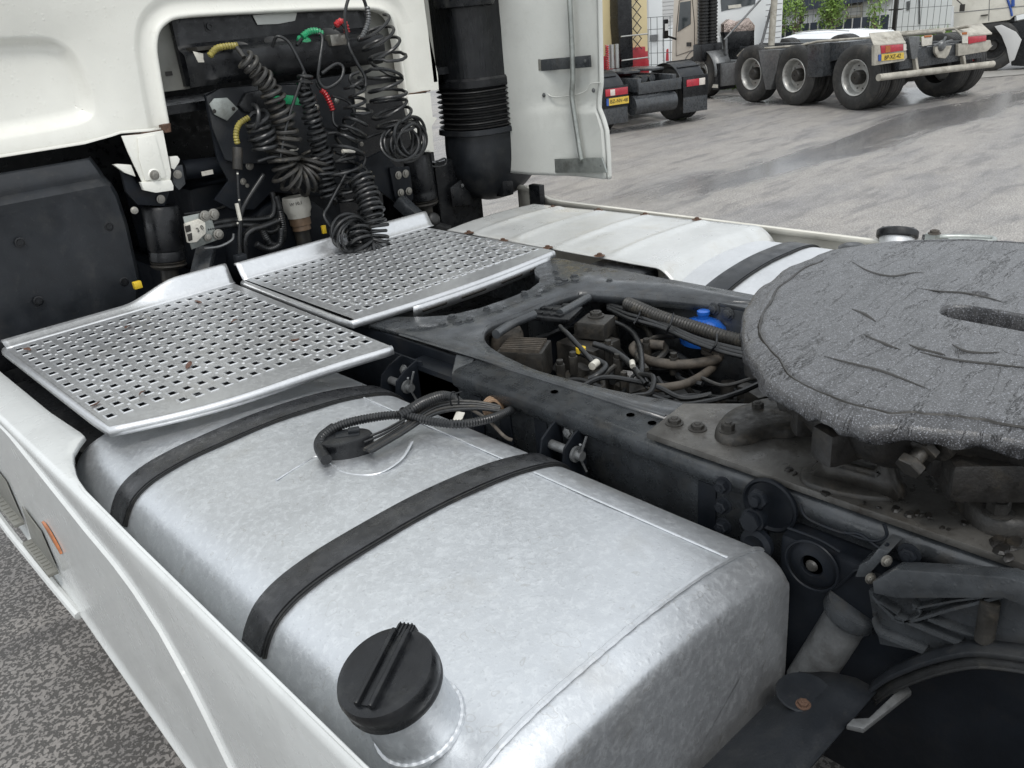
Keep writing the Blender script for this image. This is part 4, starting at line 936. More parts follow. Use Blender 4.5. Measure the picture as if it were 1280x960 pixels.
for (u, v) in ((586, 290.6), (628.6, 300.4), (684.4, 309.3), (749.4, 319), (691, 259), (748, 262.7), (806, 268), (871, 274)):
    p = at(u, v, Z=1.008); bolt(shield, p, (0, 0, 1), .009, 'rust'); b = MB(); b.lathe([(.020, 0), (.014, .0012), (.004, .0015)], p-V((0, 0, .001)), (0, 0, 1), 12); b.noisy(.003, 80); b.build('rust_patch', 'rust', shield)
ftk = tank('fuel_tank', -1, -.55, .985, 'tankfar', 'far pale aluminium fuel tank')
strap(.745, .825, -1, m='plastic_matt')
strap(-.25, -.18, -1, m='plastic_matt')
rows = []
for k in range(40):
    y = 2.36-.078*k; zt = .978+(.052*math.exp(-((y-2.27)/.09)**2) if y < 2.27 else .052)
    rows.append([V((1.222, y, zt-.02)), V((1.224, y, zt)), V((1.236, y, zt+.003)), V((1.25, y, zt-.004)), V((1.254, y, zt-.03)), V((1.254, y, .45))])
MB().loft(rows).build('side_fairing', 'cream', truck, 'far side skirt fairing', solid=.004, angle=50)
b = MB(); b.box(1.17, 1.205, 2.13, 2.20, .93, 1.055); b.build('rubber_stop', 'plastic', truck, bevel=.004)
# silencer box between shield and rail
b = MB(); b.box(.47, .60, 1.02, 1.26, .90, .985); b.build('silencer_box', 'plastic', truck, bevel=.02)
# far filler cap, far sender, exhaust/lamp bar
c = at(1121, 298, Z=.99); AX2 = V((.42, .15, .9)); b = MB(); b.lathe([(.055, -.06), (.055, .005)], c, AX2, 30); b.build('filler_neck', 'tankfar', ftk)
b = MB(); b.lathe([(.062, .0), (.066, .004), (.066, .024), (.060, .030), (.01, .030)], c, AX2, 40); b.box(-.05, .05, -.010, .010, .028, .038, Matrix.Translation(c) @ AX2.to_track_quat('Z', 'Y').to_matrix().to_4x4()); b.build('filler_cap', 'plastic', ftk, bevel=.002)
c = at(1066, 313, Z=1.0); b = MB(); b.lathe([(.045, -.02), (.045, .012), (.03, .02), (.01, .02)], c, (0, 0, 1), 24); b.build('fuel_sender', 'plastic', ftk)
for d in range(3): G([(1060, 314, 1.02), (1045, 318+d, 1.02), (1025, 323+d*2, 1.01), (1012, 333+d*2, 1.0), (1003, 347, .98)], 'cable_loom', .007, 'hose', 1.0, parent=ftk)
b = MB(); l = px([(1165, 299), (1180, 296), (1210, 296), (1238, 297.5), (1243, 300), (1236, 302), (1200, 301), (1185, 301)], Z=1.04); b.tube(l, .008, 10, 5); b.box(-.02, .02, -.015, .015, -.01, .02, Matrix.Translation(l[0])); b.build('grab_tube', 'galv', truck, 'bent grey tube beyond the fifth wheel')
bolt(truck, at(1168, 292, Z=1.06), (0, 0, 1), .014, 'dust')
b = MB(); b.cyl(at(1153, 300, Z=1.03), at(1170, 300, Z=1.03), .018, 12); b.build('tube_clamp', 'plastic', truck)

# ================================================================== REAR OF OUR CAB
YC = 2.35
def cabpt(u, v, Y=YC): return at(u, v, Y=Y)
op = [(-.372, 1.535), (-.366, 1.62), (-.357, 1.73), (-.350, 1.785), (-.330, 1.832), (-.295, 1.860), (-.245, 1.873), (-.10, 1.873), (.10, 1.869), (.35, 1.862), (.50, 1.856), (.565, 1.848), (.612, 1.828), (.635, 1.785), (.643, 1.70), (.646, 1.52)]
op = [V((a, 0, b_)) for a, b_ in op]; ops = [op[0]]+spline(op[1:-1], 4)+[op[-1]]
def offs(path, d):
    out = []
    for i, p in enumerate(path):
        t = path[min(i+1, len(path)-1)]-path[max(i-1, 0)]; t.normalize(); out.append(p+V((-t.z, 0, t.x))*d)
    return out
cab = None
lip = [(-.004, .05), (-.004, .012), (-.001, .003), (.006, 0), (.013, .004), (.024, .012), (.045, .014), (.058, .010), (.072, .001), (.080, 0)]
rows = [[V((q.x, YC+yy, q.z)) for q in offs(ops, dd)] for dd, yy in lip]
for r in rows:
    r[0].z = 1.532; r[-1].z = 1.519
inner = rows[-1]
# recess in the left half of the wall
rec = [V((-1.30, 0, 1.585)), V((-.95, 0, 1.572)), V((-.70, 0, 1.578)), V((-.615, 0, 1.595)), V((-.590, 0, 1.64)), V((-.590, 0, 1.72)), V((-.605, 0, 1.79)), V((-.640, 0, 1.835)), V((-.71, 0, 1.856)), V((-.90, 0, 1.862)), V((-1.30, 0, 1.862))]
rcs = spline(rec, 5)
wall_out = [V((-1.30, YC, 1.531)), V((-.90, YC, 1.531)), V((-.72, YC, 1.531)), V((-.60, YC, 1.537)), V((-.55, YC, 1.541))]
outer_ = [V((-1.30, YC, 1.531)), V((-.9, YC, 1.530)), V((-.66, YC, 1.530)), V((-.57, YC, 1.540)), V((-.54, YC, 1.545))]+inner+[V((.80, YC, 1.517)), V((.822, YC, 1.518)), V((.826, YC, 1.58)), V((.80, YC, 1.75)), V((.79, YC, 2.2)), V((.79, YC, 3.1)), V((-1.30, YC, 3.1))]
hole_ = [V((q.x, YC, q.z)) for q in rcs]
hole_[0].x = hole_[-1].x = -1.295
wall = filled(outer_, (hole_,)); wall.loft(rows)
steps = [(0, 0), (.008, .004), (.018, .014), (.032, .028), (.045, .034), (.055, .035)]
rr_ = []
for dd, yy in steps:
    o_ = []
    for i, p in enumerate(rcs):
        t = rcs[min(i+1, len(rcs)-1)]-rcs[max(i-1, 0)]; t.normalize(); q = p+V((-t.z, 0, t.x))*dd; q.x = max(q.x, -1.295) if 0 < i < len(rcs)-1 else -1.295; o_.append(V((q.x, YC+yy, q.z)))
    rr_.append(o_)
wall.loft(rr_)
fl = filled([q.copy() for q in rr_[-1]]); wall.add(fl.v, fl.f)
wall = wall.build('cab_rear_wall', 'white', truck, 'white rear wall of the cab with a rounded opening', angle=80)
bmm = bmesh.new(); bmm.from_mesh(wall.data); bmesh.ops.remove_doubles(bmm, verts=bmm.verts, dist=1e-4); bmesh.ops.recalc_face_normals(bmm, faces=bmm.faces); bmm.to_mesh(wall.data); bmm.free()
# folded lower edge with its rust line
b = MB(); e = [V((-1.3, YC, 1.531)), V((-.9, YC, 1.530)), V((-.66, YC, 1.530)), V((-.57, YC, 1.540)), V((-.54, YC, 1.545)), V((-.45, YC, 1.538)), V((-.374, YC, 1.533))]
b.loft([[q+V((0, -.004, .004)), q+V((0, -.003, -.004)), q+V((0, .03, -.008)), q+V((0, .06, -.006))] for q in e]); b.build('folded_edge', 'white', wall, solid=.001)
b = MB(); b.loft([[V((x, YC-.0046, 1.533+.0016*noise.noise(V((x*40, 0, 0))))), V((x, YC-.0046, 1.529))] for x in [-.53+.0062*k for k in range(26)]]); b.build('rust_line', 'rust', wall, solid=.001)
b = MB(); b.box(-.405, -.372, YC-.009, YC+.02, 1.522, 1.548); b.noisy(.004, 60); b.build('rust_patch', 'rust', wall)
b = MB(); b.loft([[V((x, YC-.003, 1.522+.002*noise.noise(V((x*40, 0, 0))))), V((x, YC-.003, 1.517))] for x in [.655+.0062*k for k in range(20)]]); b.build('rust_line', 'rust', wall, solid=.001)
p = cabpt(49, 164, YC+.034); MB().lathe([(.007, 0), (.001, .001)], p+V((0, -.002, 0)), (0, -1, 0), 14).build('plug_hole', 'ink', wall)
# cab body behind the wall (floor, far side) keeps the space under it dark
b = MB(); b.box(-1.25, 1.15, YC+.07, 5.0, 1.57, 1.60); b.box(-1.25, -1.2, YC+.02, 5.0, 1.57, 3.1); b.box(-1.25, .79, YC+.55, YC+.57, 1.60, 1.78); b.build('cab_floor', 'plastic', truck)
b = MB(); b.box(.78, 1.40, 2.86, 2.88, 1.55, 3.0); b.box(.80, .82, YC, 2.88, 1.55, 3.1); b.build('cab_corner_panel', 'cabgrey', truck)
# grey inner panels seen through the opening
b = MB(); b.box(-.45, -.235, 2.43, 2.44, 1.645, 1.92); b.box(.45, .72, 2.43, 2.44, 1.50, 1.92); b.box(-.45, .72, 2.47, 2.48, 1.80, 1.92); ip = b.build('inner_panel', 'cabgrey', truck, bevel=.003)
p = at(211, 92, Y=2.428); b = MB(); b.box(-.012, .012, -.002, 0, -.007, .007, Matrix.Translation(p)); b.build('slot', 'ink', ip)
# cab suspension brackets in white
def bracket(pl, Y, m, name, t=.006, parent=None, bev=.002, lab=None):
    b = MB(); b.prism([at(u, v, Y=Y) for u, v in pl], V((0, t, 0))); return b.build(name, m, parent or truck, lab, bevel=bev)
br = bracket([(152, 170), (175, 168), (204, 163), (214, 215), (213, 226), (178, 228), (160, 190)], 2.325, 'white', 'cab_bracket', .008, lab='white cab mounting bracket left of the opening')
b = MB(); b.prism([at(u, v, Y=2.318) for u, v in [(172, 172), (194, 168), (208, 222), (182, 226), (174, 200)]], V((0, .007, 0))); b.build('raised_pressing', 'white', br, bevel=.004)
bracket([(176, 228), (214, 225), (217, 232), (217, 238), (195, 241), (180, 238)], 2.316, 'white', 'bracket_tongue', .02, br)
bracket([(142, 206), (148, 205), (164, 206), (170, 221), (156, 216)], 2.34, 'white', 'bracket_tongue', .02, br); bracket([(212, 196), (222, 195), (225, 199), (224, 203), (218, 212), (214, 210)], 2.34, 'white', 'bracket_tongue', .02, br)
bolt(br, at(193, 219, Y=2.312), (0, -1, 0), .012, 'steel'); b = MB(); b.lathe([(.022, 0), (.018, .004), (.013, .001)], at(193, 219, Y=2.318), (0, -1, 0), 20); b.build('boss', 'white', br)
b = MB(); b.box(-.012, .0, -.02, .02, -.012, .012, Matrix.Translation(at(208, 160, Y=2.33))); b.build('rust_patch', 'rust', br)
br2 = bracket([(505, 119), (538, 116), (541, 146), (547, 147), (540, 158), (543, 190), (520, 190)], 2.33, 'white', 'cab_bracket', .02, lab='white cab mounting bracket right of the opening')
bracket([(509, 120), (528, 118), (538, 188), (522, 190)], 2.322, 'white', 'raised_pressing', .006, br2)
bracket([(150, 207), (166, 220), (172, 230), (212, 240), (206, 258), (172, 256), (158, 240)], 2.36, 'frame_navy', 'hinge_plate', .02)
bolt(truck, at(201, 249, Y=2.355), (0, -1, 0), .011, 'steel'); bolt(truck, at(168, 263, Y=2.30), (-.2, -1, .2), .009, 'steel'); bolt(truck, at(222, 218, Y=2.36), (-.2, -1, .0), .011, 'steel')
bracket([(216, 208), (228, 206), (232, 230), (224, 238), (217, 230)], 2.37, 'frame', 'hinge_plate', .02)

# ---- black moulded cover under the left half of the cab
b = MB(); ncol, nrow = 60, 46; rows = []
for j in range(nrow+1):
    tz = j/nrow; z = .98+.50*tz; row = []
    xr = -.615-.0*tz-(.03 if tz > .75 else 0)*(tz-.75)/.25-(.03*(1-tz/.2) if tz < .2 else 0)+.025*max(0, .6-abs(tz-.55))
    for i in range(ncol+1):
        s = i/ncol; x = -1.35*(1-s)+xr*s
        lean = .055*(1-tz)**1.0
        relief = 0
        for cx_, wd in ((-.985, .006), (-.775, .006)):
            relief += .010*(1/(1+math.exp(-(x-cx_)/wd)))*(1 if cx_ == -.985 else -1)*(1 if z < 1.37 else max(0, 1-(z-1.37)/.03))
        top = .03*max(0, (z-1.395)/.02) if z < 1.415 else .03
        y = 2.30-lean*0+relief+top+(.05*max(0, (s-.96)/.04)**2)+(.02*max(0, (z-1.44)/.04))
        row.append(V((x, y, z)))
    rows.append(row)
b.loft(rows); shr = b.build('engine_cover', 'plastic_matt', truck, 'black moulded panel under the left of the cab', solid=.004, angle=35)
for (u, v) in ((25, 303), (136, 283), (48, 376), (155, 352)):
    p = at(u, v, Y=2.298); b = MB(); b.lathe([(.0155, 0), (.0155, .003), (.012, .004), (.012, .002), (.009, .002), (.009, .0045), (.002, .0045)], p, (0, -1, 0), 24); b.build('panel_fastener', 'plastic', shr)
b = MB(); b.box(-1.35, -.45, 2.28, 2.36, .90, 1.0); b.build('lower_crossbar', 'plastic', truck, bevel=.01)
b = MB(); b.box(-.014, .012, -.01, .01, -.012, .012, Matrix.Translation(at(172, 356, Y=2.22))); b.build('yellow_tag', 'yellow_tag', truck, bevel=.003)

# ---- dark depths under the cab: light-blocking panel, gearbox and crossmember masses
b = MB(); b.box(-1.3, 1.5, 3.3, 3.32, .25, 1.58); b.build('light_block_panel', 'plastic', truck)  # black panel added to stop ground light showing from behind
b = MB(); b.box(-.30, .34, 2.50, 3.2, .70, 1.30); b.cyl((0, 2.35, 1.0), (0, 2.6, 1.0), .22, 28); b.box(-.42, -.34, 2.2, 3.3, .70, 1.0); b.box(.34, .42, 2.2, 3.3, .70, 1.0); b.build('gearbox', 'frame_navy', truck, bevel=.03)
# cab suspension struts
def strut(u0, v0, u1, v1, Y, r, lab=None):
    a, c = at(u0, v0, Y=Y), at(u1, v1, Y=Y); d = c-a; L = d.length
    b = MB(); b.lathe([(r*.9, 0), (r*1.02, .01), (r*1.02, L*.55), (r*.97, L*.58), (r*1.0, L*.60), (r*1.0, L*.70), (r*.85, L*.72)], a, d, 28); o = b.build('cab_strut', 'plastic', truck, lab)
    b = MB(); b.lathe([(r*.8, L*.70), (r*1.0, L*.72), (r*.9, L*.75), (r*1.02, L*.77), (r*.85, L*.81), (r*.5, L*.83), (r*.5, L*1.0)], a, d, 28); b.build('rubber_boot', 'grime', o)
    return o
strut(200, 257, 214, 352, 2.40, .062, 'left cab suspension strut'); strut(520, 190, 534, 272, 2.42, .062, 'right cab suspension strut')
b = MB(); b.cyl(at(228, 213, Y=2.45), at(300, 205, Y=2.45), .035, 20); b.build('torsion_tube', 'frame_navy', truck); b = MB(); b.box(-.022, .022, -.002, 0, -.008, .008, Matrix.Translation(at(259, 216, Y=2.41))); b.build('white_tag', 'offwhite', truck)
b = MB(); b.tube([at(u, v, Y=2.42) for u, v in ((230, 268), (270, 262), (295, 250), (305, 225), (310, 180))], .006, 6, 5); b.build('cable', 'hose', truck)
# curved rear cross bracket with bolts
cb = bracket([(256, 118), (270, 112), (330, 104), (400, 105), (430, 112), (445, 150), (450, 210), (425, 235), (400, 245), (340, 240), (318, 262), (290, 262), (268, 250), (286, 226), (272, 200), (262, 150)], 2.36, 'frame_navy', 'coupling_bracket', .012, bev=.003, lab='dark bracket plate behind the coiled lines')
bracket([(430, 240), (445, 205), (478, 188), (498, 212), (517, 250), (494, 253), (470, 235)], 2.34, 'frame_navy', 'bolted_bracket', .012)
b2_ = bracket([(487, 210), (512, 208), (517, 248), (495, 252)], 2.325, 'frame_navy', 'bolted_bracket', .014)
for (u, v) in ((498, 219), (507, 217), (501, 241), (511, 239)): bolt(b2_, at(u, v, Y=2.322), (0, -1, 0), .0125, 'steel')
for (u, v, r_) in ((288, 184, .008), (312, 207, .012), (304, 227, .009), (309, 232, .006), (423, 172, .006), (452, 180, .007), (464, 197, .007), (430, 163, .007), (183, 176, .004)): bolt(cb, at(u, v, Y=2.357), (0, -1, 0), r_, 'steel')
bracket([(258, 121), (275, 110), (330, 106), (430, 108), (438, 150), (440, 200), (300, 205), (282, 200), (266, 160)], 2.33, 'plastic_matt', 'coupling_bracket', .01, bev=.004)
# right-hand diagonal link under the bracket
b = MB(); b.bar(at(498, 250, Y=2.33), at(524, 274, Y=2.25), .06, .05); b.build('diagonal_link', 'frame', truck, bevel=.008)
b = MB(); b.bar(at(258, 310, Y=2.38), at(250, 345, Y=2.30), .07, .03); b.build('diagonal_link', 'frame', truck, bevel=.008)
b = MB(); b.lathe([(.03, -.02), (.03, .02), (.02, .028), (.008, .03)], at(540, 275, Y=2.2), (0, -1, .3), 20); b.bar(at(535, 283, Y=2.22), at(562, 290, Y=2.15), .05, .05); b.build('bush', 'rubber', truck, bevel=.006)
# grey block connector on a zinc plate
zp = bracket([(229, 271), (262, 264), (267, 280), (272, 300), (240, 312), (235, 296)], 2.28, 'galv', 'zinc_plate', .006)
b = MB(); b.prism([at(u, v, Y=2.262) for u, v in [(232, 280), (250, 274), (257, 278), (258, 292), (252, 297), (246, 303), (236, 304)]], V((0, .02, 0))); con = b.build('block_connector', 'offwhite', truck, 'grey two-way block connector', bevel=.004)
bracket([(231, 283), (238, 281), (239, 289), (233, 291)], 2.259, 'ink', 'socket', .004, con); bracket([(234, 293), (240, 291), (241, 300), (236, 302)], 2.259, 'ink', 'socket', .004, con)
for (u, v, r_) in ((256, 270, .014), (267, 268, .015), (273, 293, .014), (260, 297, .010)): bolt(truck, at(u, v, Y=2.275), (0, -1, .1), r_, 'steel')
b = MB(); b.tube([at(u, v, Y=2.27) for u, v in ((255, 311), (275, 308), (290, 300), (292, 292))], .005, 6, 5); b.build('wire_bail', 'castal', truck)
def G2(l, name, r, m='hose', Y=2.3, corr=None, parent=None, seg=8):
    b = MB(); b.tube([at(a[0], a[1], Y=(a[2] if len(a) > 2 else Y)) for a in l], r, seg, 7, corr=corr); return b.build(name, m, parent or truck, angle=50)
for k, l in enumerate(([(258, 281), (280, 277), (300, 275), (325, 274), (340, 270), (343, 255), (340, 240)], [(258, 287), (280, 283), (300, 281), (322, 283), (335, 290), (348, 285), (350, 265), (345, 245)], [(305, 295), (312, 288), (325, 285), (338, 305), (350, 305), (354, 290), (350, 262)], [(308, 330), (306, 300), (315, 288), (330, 283), (350, 275)], [(300, 320), (300, 290), (304, 260), (330, 218)], [(320, 305), (335, 312), (350, 305), (352, 285)])):
    G2(l, 'corrugated_conduit', (.011, .011, .013, .012, .009, .012)[k], 'hose', 2.30-.01*k, (.008, .08))
G2([(297, 214), (298, 240), (300, 265), (299, 300), (303, 325)], 'cable', .005, 'hose', 2.22)
for (u, v) in ((297, 217), (299, 250), (297, 279)): b = MB(); b.ball(at(u, v, Y=2.215), .004, 8); b.build('white_fleck', 'offwhite', truck)
text('printed_mark', '2 0', .022, 'ink', con, at(250, 286, Y=2.259), Matrix.Rotation(R(90), 3, 'X') @ Matrix.Rotation(R(15), 3, 'Z'))
b = MB(); b.box(-.005, .005, -.005, .005, -.03, .03, Matrix.Translation(at(298, 265, Y=2.215))); b.build('white_tag', 'offwhite', truck)
b = MB(); b.box(-.02, .02, -.015, .015, -.02, .02, Matrix.Translation(at(301, 325, Y=2.20))); b.build('connector', 'plastic_matt', truck, bevel=.003)
# grease-reservoir like white canister with brass base
c = at(370, 252, Y=2.33); b = MB(); b.lathe([(.050, .02), (.053, .0), (.053, -.03), (.046, -.045), (.044, -.06)], c, (0, .05, 1), 30); can = b.build('canister', 'offwhite', truck, 'white canister below the coils')
b = MB(); b.lathe([(.040, -.06), (.040, -.09), (.034, -.092), (.036, -.11), (.02, -.112)], c, (0, .05, 1), 24); b.build('brass_base', 'brownring', can)
Mt = Matrix(((1, 0, 0), (0, 0, -1), (0, 1, 0)))
text('printed_mark', 'W 10.1', .018, 'ink', can, at(370, 255, Y=2.275), Mt)
b = MB(); b.lathe([(.03, 0), (.03, -.12)], c+V((0, 0, -.11)), (0, .05, 1), 20); b.build('pipe_stub', 'grime', can)
b = MB(); b.box(-.008, .008, -.006, .006, -.012, .02, Matrix.Translation(at(405, 288, Y=2.25))); b.build('yellow_tag', 'yellow_tag', truck, bevel=.002)

# ---- parking tray for the couplings, high in the opening
tr = MB()
ty0 = 2.28
prof = [(2.395, 1.90), (2.39, 1.79), (2.37, 1.775), (2.30, 1.765), (2.275, 1.757), (2.27, 1.74), (2.275, 1.68), (2.30, 1.655), (2.40, 1.65)]
rows = []
for k in range(33):
    s = k/32; x = -.262+.80*s; e = min(1, s/.05)*min(1, (1-s)/.03); 
    rows.append([V((x, 2.40+(y-2.40)*(.35+.65*e) , z+(-.004*(1-e))+.0*s)) for y, z in prof])
tr.loft(rows); tr.box(-.262, .538, 2.395, 2.42, 1.655, 1.885)
tray = tr.build('coupling_tray', 'plastic', truck, 'dark moulded tray the couplings are parked in', angle=45)
b = MB(); b.box(-.245, -.12, 2.285, 2.37, 1.766, 1.778); b.build('recess', 'ink', tray)
for (u, v) in ((302, 62), (344, 55), (414, 44)): b = MB(); b.lathe([(.042, 0), (.040, .006), (.034, .002), (.004, .001)], at(u, v, Y=2.325), (0, -.55, .8), 24); b.build('socket', 'rubber', tray)
b = MB(); b.lathe([(.012, 0), (.012, .004), (.006, .004), (.006, .001)], at(262, 33, Y=2.388), (0, -1, 0), 16); b.prism([at(u, v, Y=2.39) for u, v in [(255, 28), (269, 27), (268, 38), (262, 42), (257, 38)]], V((0, .006, 0))); b.build('moulded_lug', 'plastic', tray)
bracket([(316, 19), (372, 14), (369, 26), (348, 30), (322, 31)], 2.385, 'innerwhite', 'inner_panel', .004)
bracket([(241, 64), (255, 67), (259, 78), (248, 78)], 2.29, 'offwhite', 'label_sticker', .003, tray)
b = MB(); b.lathe([(.022, -.03), (.022, .0), (.026, .002), (.026, .02), (.018, .024)], at(379, 55, Y=2.31), (0.1, -.5, .85), 20); b.build('green_coupling', 'green', tray, 'green parked coupling')
b = MB(); b.box(-.035, .035, -.02, .02, -.02, .02, Matrix.Translation(at(420, 50, Y=2.27))); b.build('chrome_coupling', 'steel', tray, bevel=.006)
# lower panel fittings
dp = bracket([(262, 130), (268, 123), (284, 122), (298, 136), (284, 151), (268, 143)], 2.315, 'galv', 'flange_cover', .006, bev=.001, lab='unpainted diamond-shaped flange cover')
for (u, v) in ((268, 139), (292, 136)): b = MB(); b.lathe([(.007, 0), (.001, .001)], at(u, v, Y=2.313), (0, -1, 0), 12); b.build('bolt_hole', 'ink', dp)
bracket([(299, 132), (308, 116), (328, 112), (345, 118), (350, 140), (320, 142), (306, 140)], 2.31, 'plastic', 'socket_housing', .03, bev=.006)
bracket([(344, 122), (352, 118), (372, 120), (378, 132), (350, 130)], 2.27, 'green', 'green_coupling', .02, bev=.006)
bracket([(443, 120), (456, 116), (458, 140), (446, 142)], 2.31, 'offwhite', 'white_plate', .004); bracket([(344, 185), (358, 186), (357, 190), (343, 190)], 2.25, 'offwhite', 'white_tag', .003); bracket([(362, 187), (374, 185), (372, 188), (362, 190)], 2.25, 'offwhite', 'white_tag', .003)
for (u, v) in ((396, 134), (421, 126), (491, 167)): b = MB(); b.ball(at(u, v, Y=2.27), .012, 10, (1, .6, 1)); b.build('chrome_fitting', 'steel', truck)
bracket([(385, 100), (440, 92), (450, 140), (442, 165), (405, 160)], 2.325, 'plastic_matt', 'upright_panel', .008, bev=.004)

# ---- coiled lines (each hangs free: a thing of its own)
def hosething(name, label, cat):
    return thing(name, label, cat, (0, 0, 0), 0, 'coiled lines hanging behind the cab')
def yp(l, Y): return [at(a[0], a[1], Y=(a[2] if len(a) > 2 else Y)) for a in l]
h = hosething('coiled_cable', 'thick black coiled cable hanging from a yellow sleeve, fanned out at its bottom turn', 'coiled cable')
b = MB(); b.helix(yp([(305, 72), (314, 82), (326, 95), (338, 108), (346, 130), (354, 152), (356, 172), (352, 196), (358, 216), (372, 225), (387, 218), (394, 202), (390, 190)], 2.21), lambda s: .026+.008*s/.3 if s < .3 else .034+.014*min(1, (s-.3)/.3), .0074, 27, 7, 16, .2); b.build('coil', 'hose_dusty', h)
G2([(262, 72, 2.30), (275, 62, 2.27), (292, 58, 2.26), (298, 62, 2.24), (305, 72, 2.21)], 'lead', .008, 'hose_dusty', parent=h)
b = MB(); b.tube(yp([(262, 70), (270, 61), (282, 58), (296, 57)], 2.255), .0105, 10, 7, corr=(.010, .12)); b.build('yellow_sleeve', 'yellow', h)
h = hosething('coiled_cable', 'black coiled cable rising to the green parked coupling', 'coiled cable')
G2([(372, 56, 2.27), (382, 44, 2.25), (398, 42, 2.24), (403, 50, 2.22), (399, 80, 2.2), (398, 100, 2.2), (408, 110, 2.19), (425, 100, 2.18), (429, 85, 2.19), (420, 80, 2.2), (402, 92, 2.2)], 'lead', .0065, 'hose', parent=h)
b = MB(); b.tube(yp([(378, 46), (386, 40), (396, 39), (403, 43)], 2.245), .0115, 10, 7, corr=(.010, .14)); b.build('green_sleeve', 'green', h)
h = hosething('coiled_cable', 'narrow black coiled cable beside the thick fan-shaped coil, its turns packed tight low down', 'coiled cable')
G2([(340, 60, 2.28), (346, 46, 2.25), (360, 52, 2.23), (372, 72, 2.21), (382, 94, 2.2)], 'lead', .0055, 'hose', parent=h)
b = MB(); b.helix(yp([(382, 94), (381, 115), (389, 140), (396, 170), (405, 200), (408, 228), (413, 246), (419, 238)], 2.19), lambda s: .020+.014*min(1, s*1.5), .0066, 25, 7, 14, .2); b.build('coil', 'hose', h)
h = hosething('coiled_air_hose', 'wide black coiled hose at the right of the opening, ending in a loose knot', 'coiled hose')
b = MB(); b.helix(yp([(464, 30), (474, 50), (484, 75), (480, 95), (484, 115), (486, 130), (494, 150), (498, 165)], 2.16), lambda s: .068 if s < .8 else .074, .0062, 9.5, 8, 34, .05); b.build('coil', 'hose', h)
G2([(434, 48, 2.2), (431, 20, 2.2), (438, -6, 2.2), (452, -4, 2.18), (458, 10, 2.18), (460, 28, 2.17), (450, 48, 2.17), (447, 50, 2.17)], 'lead', .0062, 'hose', parent=h)
b = MB(); b.tube(yp([(459, 8), (461, 22), (458, 34), (452, 48)], 2.165), .0085, 10, 7, corr=(.010, .18)); b.build('spring_sleeve', 'castal', h)
b = MB(); rn = random.Random(5)
for k in range(11):
    c = at(508+rn.uniform(-12, 12), 176+rn.uniform(-5, 5), Y=2.13+rn.uniform(-.03, .03)); rx, rz__ = rn.uniform(.065, .10), rn.uniform(.055, .085); a0 = rn.uniform(0, 3)
    tilt = rn.uniform(-.5, .5)
    b.tube([c+V((rx*math.cos(a), .035*math.sin(a*1+a0), rz__*math.sin(a)+tilt*.03*math.cos(a))) for a in [j*math.pi/6 for j in range(12)]], .0062, 8, 5, closed=True)
b.build('loop', 'hose', h)
h = hosething('air_hose', 'black air hose with a red spring sleeve parked at the right end of the tray', 'air hose')
G2([(416, 36, 2.27), (424, 28, 2.25), (433, 38, 2.23), (437, 60, 2.2), (447, 80, 2.19), (456, 96, 2.18), (455, 112, 2.17), (440, 104, 2.17), (438, 95, 2.17), (448, 90, 2.17)], 'lead', .0065, 'hose', parent=h)
b = MB(); b.tube(yp([(420, 32), (425, 27), (431, 30), (434, 41)], 2.245), .0115, 10, 7, corr=(.010, .16)); b.build('red_sleeve', 'red', h)
h = hosething('coiled_air_hose', 'black zigzag coiled hose with a tight doubled coil hanging over the far tread plate', 'coiled hose')
b = MB(); b.helix(yp([(440, 100), (446, 120), (449, 145), (440, 165), (430, 190), (432, 215), (438, 235), (441, 255)], 2.17), lambda s: .030+.036*s, .0062, 13, 8, 22, .3); b.build('coil', 'hose', h)
b = MB(); b.helix(yp([(450, 222, 2.1), (460, 245, 2.06), (467, 270, 2.02), (470, 295, 2.0), (466, 312, 1.99), (456, 314, 1.99), (449, 302, 2.0), (446, 285, 2.03)], 2.12), lambda s: .042, .0064, 22, 8, 16, .14); b.build('tight_coil', 'hose', h)
b = MB(); rn = random.Random(9)
for k in range(9):
    c = at(439+rn.uniform(-5, 5), 292+rn.uniform(-4, 4), Y=2.03+rn.uniform(-.02, .03)); rx = rn.uniform(.062, .085); a0 = rn.uniform(0, 3)
    b.tube([c+V((rx*math.cos(a), .025*math.sin(a+a0), rx*.78*math.sin(a))) for a in [j*math.pi/6 for j in range(12)]], .0055, 8, 5, closed=True)
b.build('loop', 'hose', h)
G2([(432, 218, 2.15), (412, 255, 2.12), (405, 270, 2.1), (415, 285, 2.08)], 'lead', .006, 'hose', parent=h)
h = hosething('air_hose', 'black hose with a long red spiral sleeve running down the middle of the panel', 'air hose')
b = MB(); b.tube(yp([(401, 112), (407, 118), (413, 130), (416, 138)], 2.235), .0095, 10, 7, corr=(.010, .2)); b.build('red_sleeve', 'red', h)
G2([(401, 112, 2.235), (396, 104, 2.23), (400, 95, 2.23)], 'lead', .005, parent=h); G2([(416, 138, 2.235), (418, 155, 2.22), (432, 162, 2.2), (445, 150, 2.19), (436, 128, 2.2), (415, 120, 2.21)], 'lead', .0055, parent=h)
h = hosething('electric_cable', 'cable with a faded yellow spring sleeve above the grey block connector', 'cable')
b = MB(); b.tube(yp([(297, 180), (295, 168), (299, 155), (311, 147)], 2.235), .0095, 10, 7, corr=(.009, .12)); b.build('yellow_sleeve', 'yellow', h)
b = MB(); b.cyl(at(297, 184, Y=2.235), at(297, 212, Y=2.23), .017, 14); b.build('plug', 'grime', h, bevel=.003)
b = MB(); b.helix(yp([(313, 146), (320, 150), (325, 165), (330, 178), (332, 190)], 2.21), .042, .0075, 6, 8, 18, .1); b.build('coil', 'hose', h)
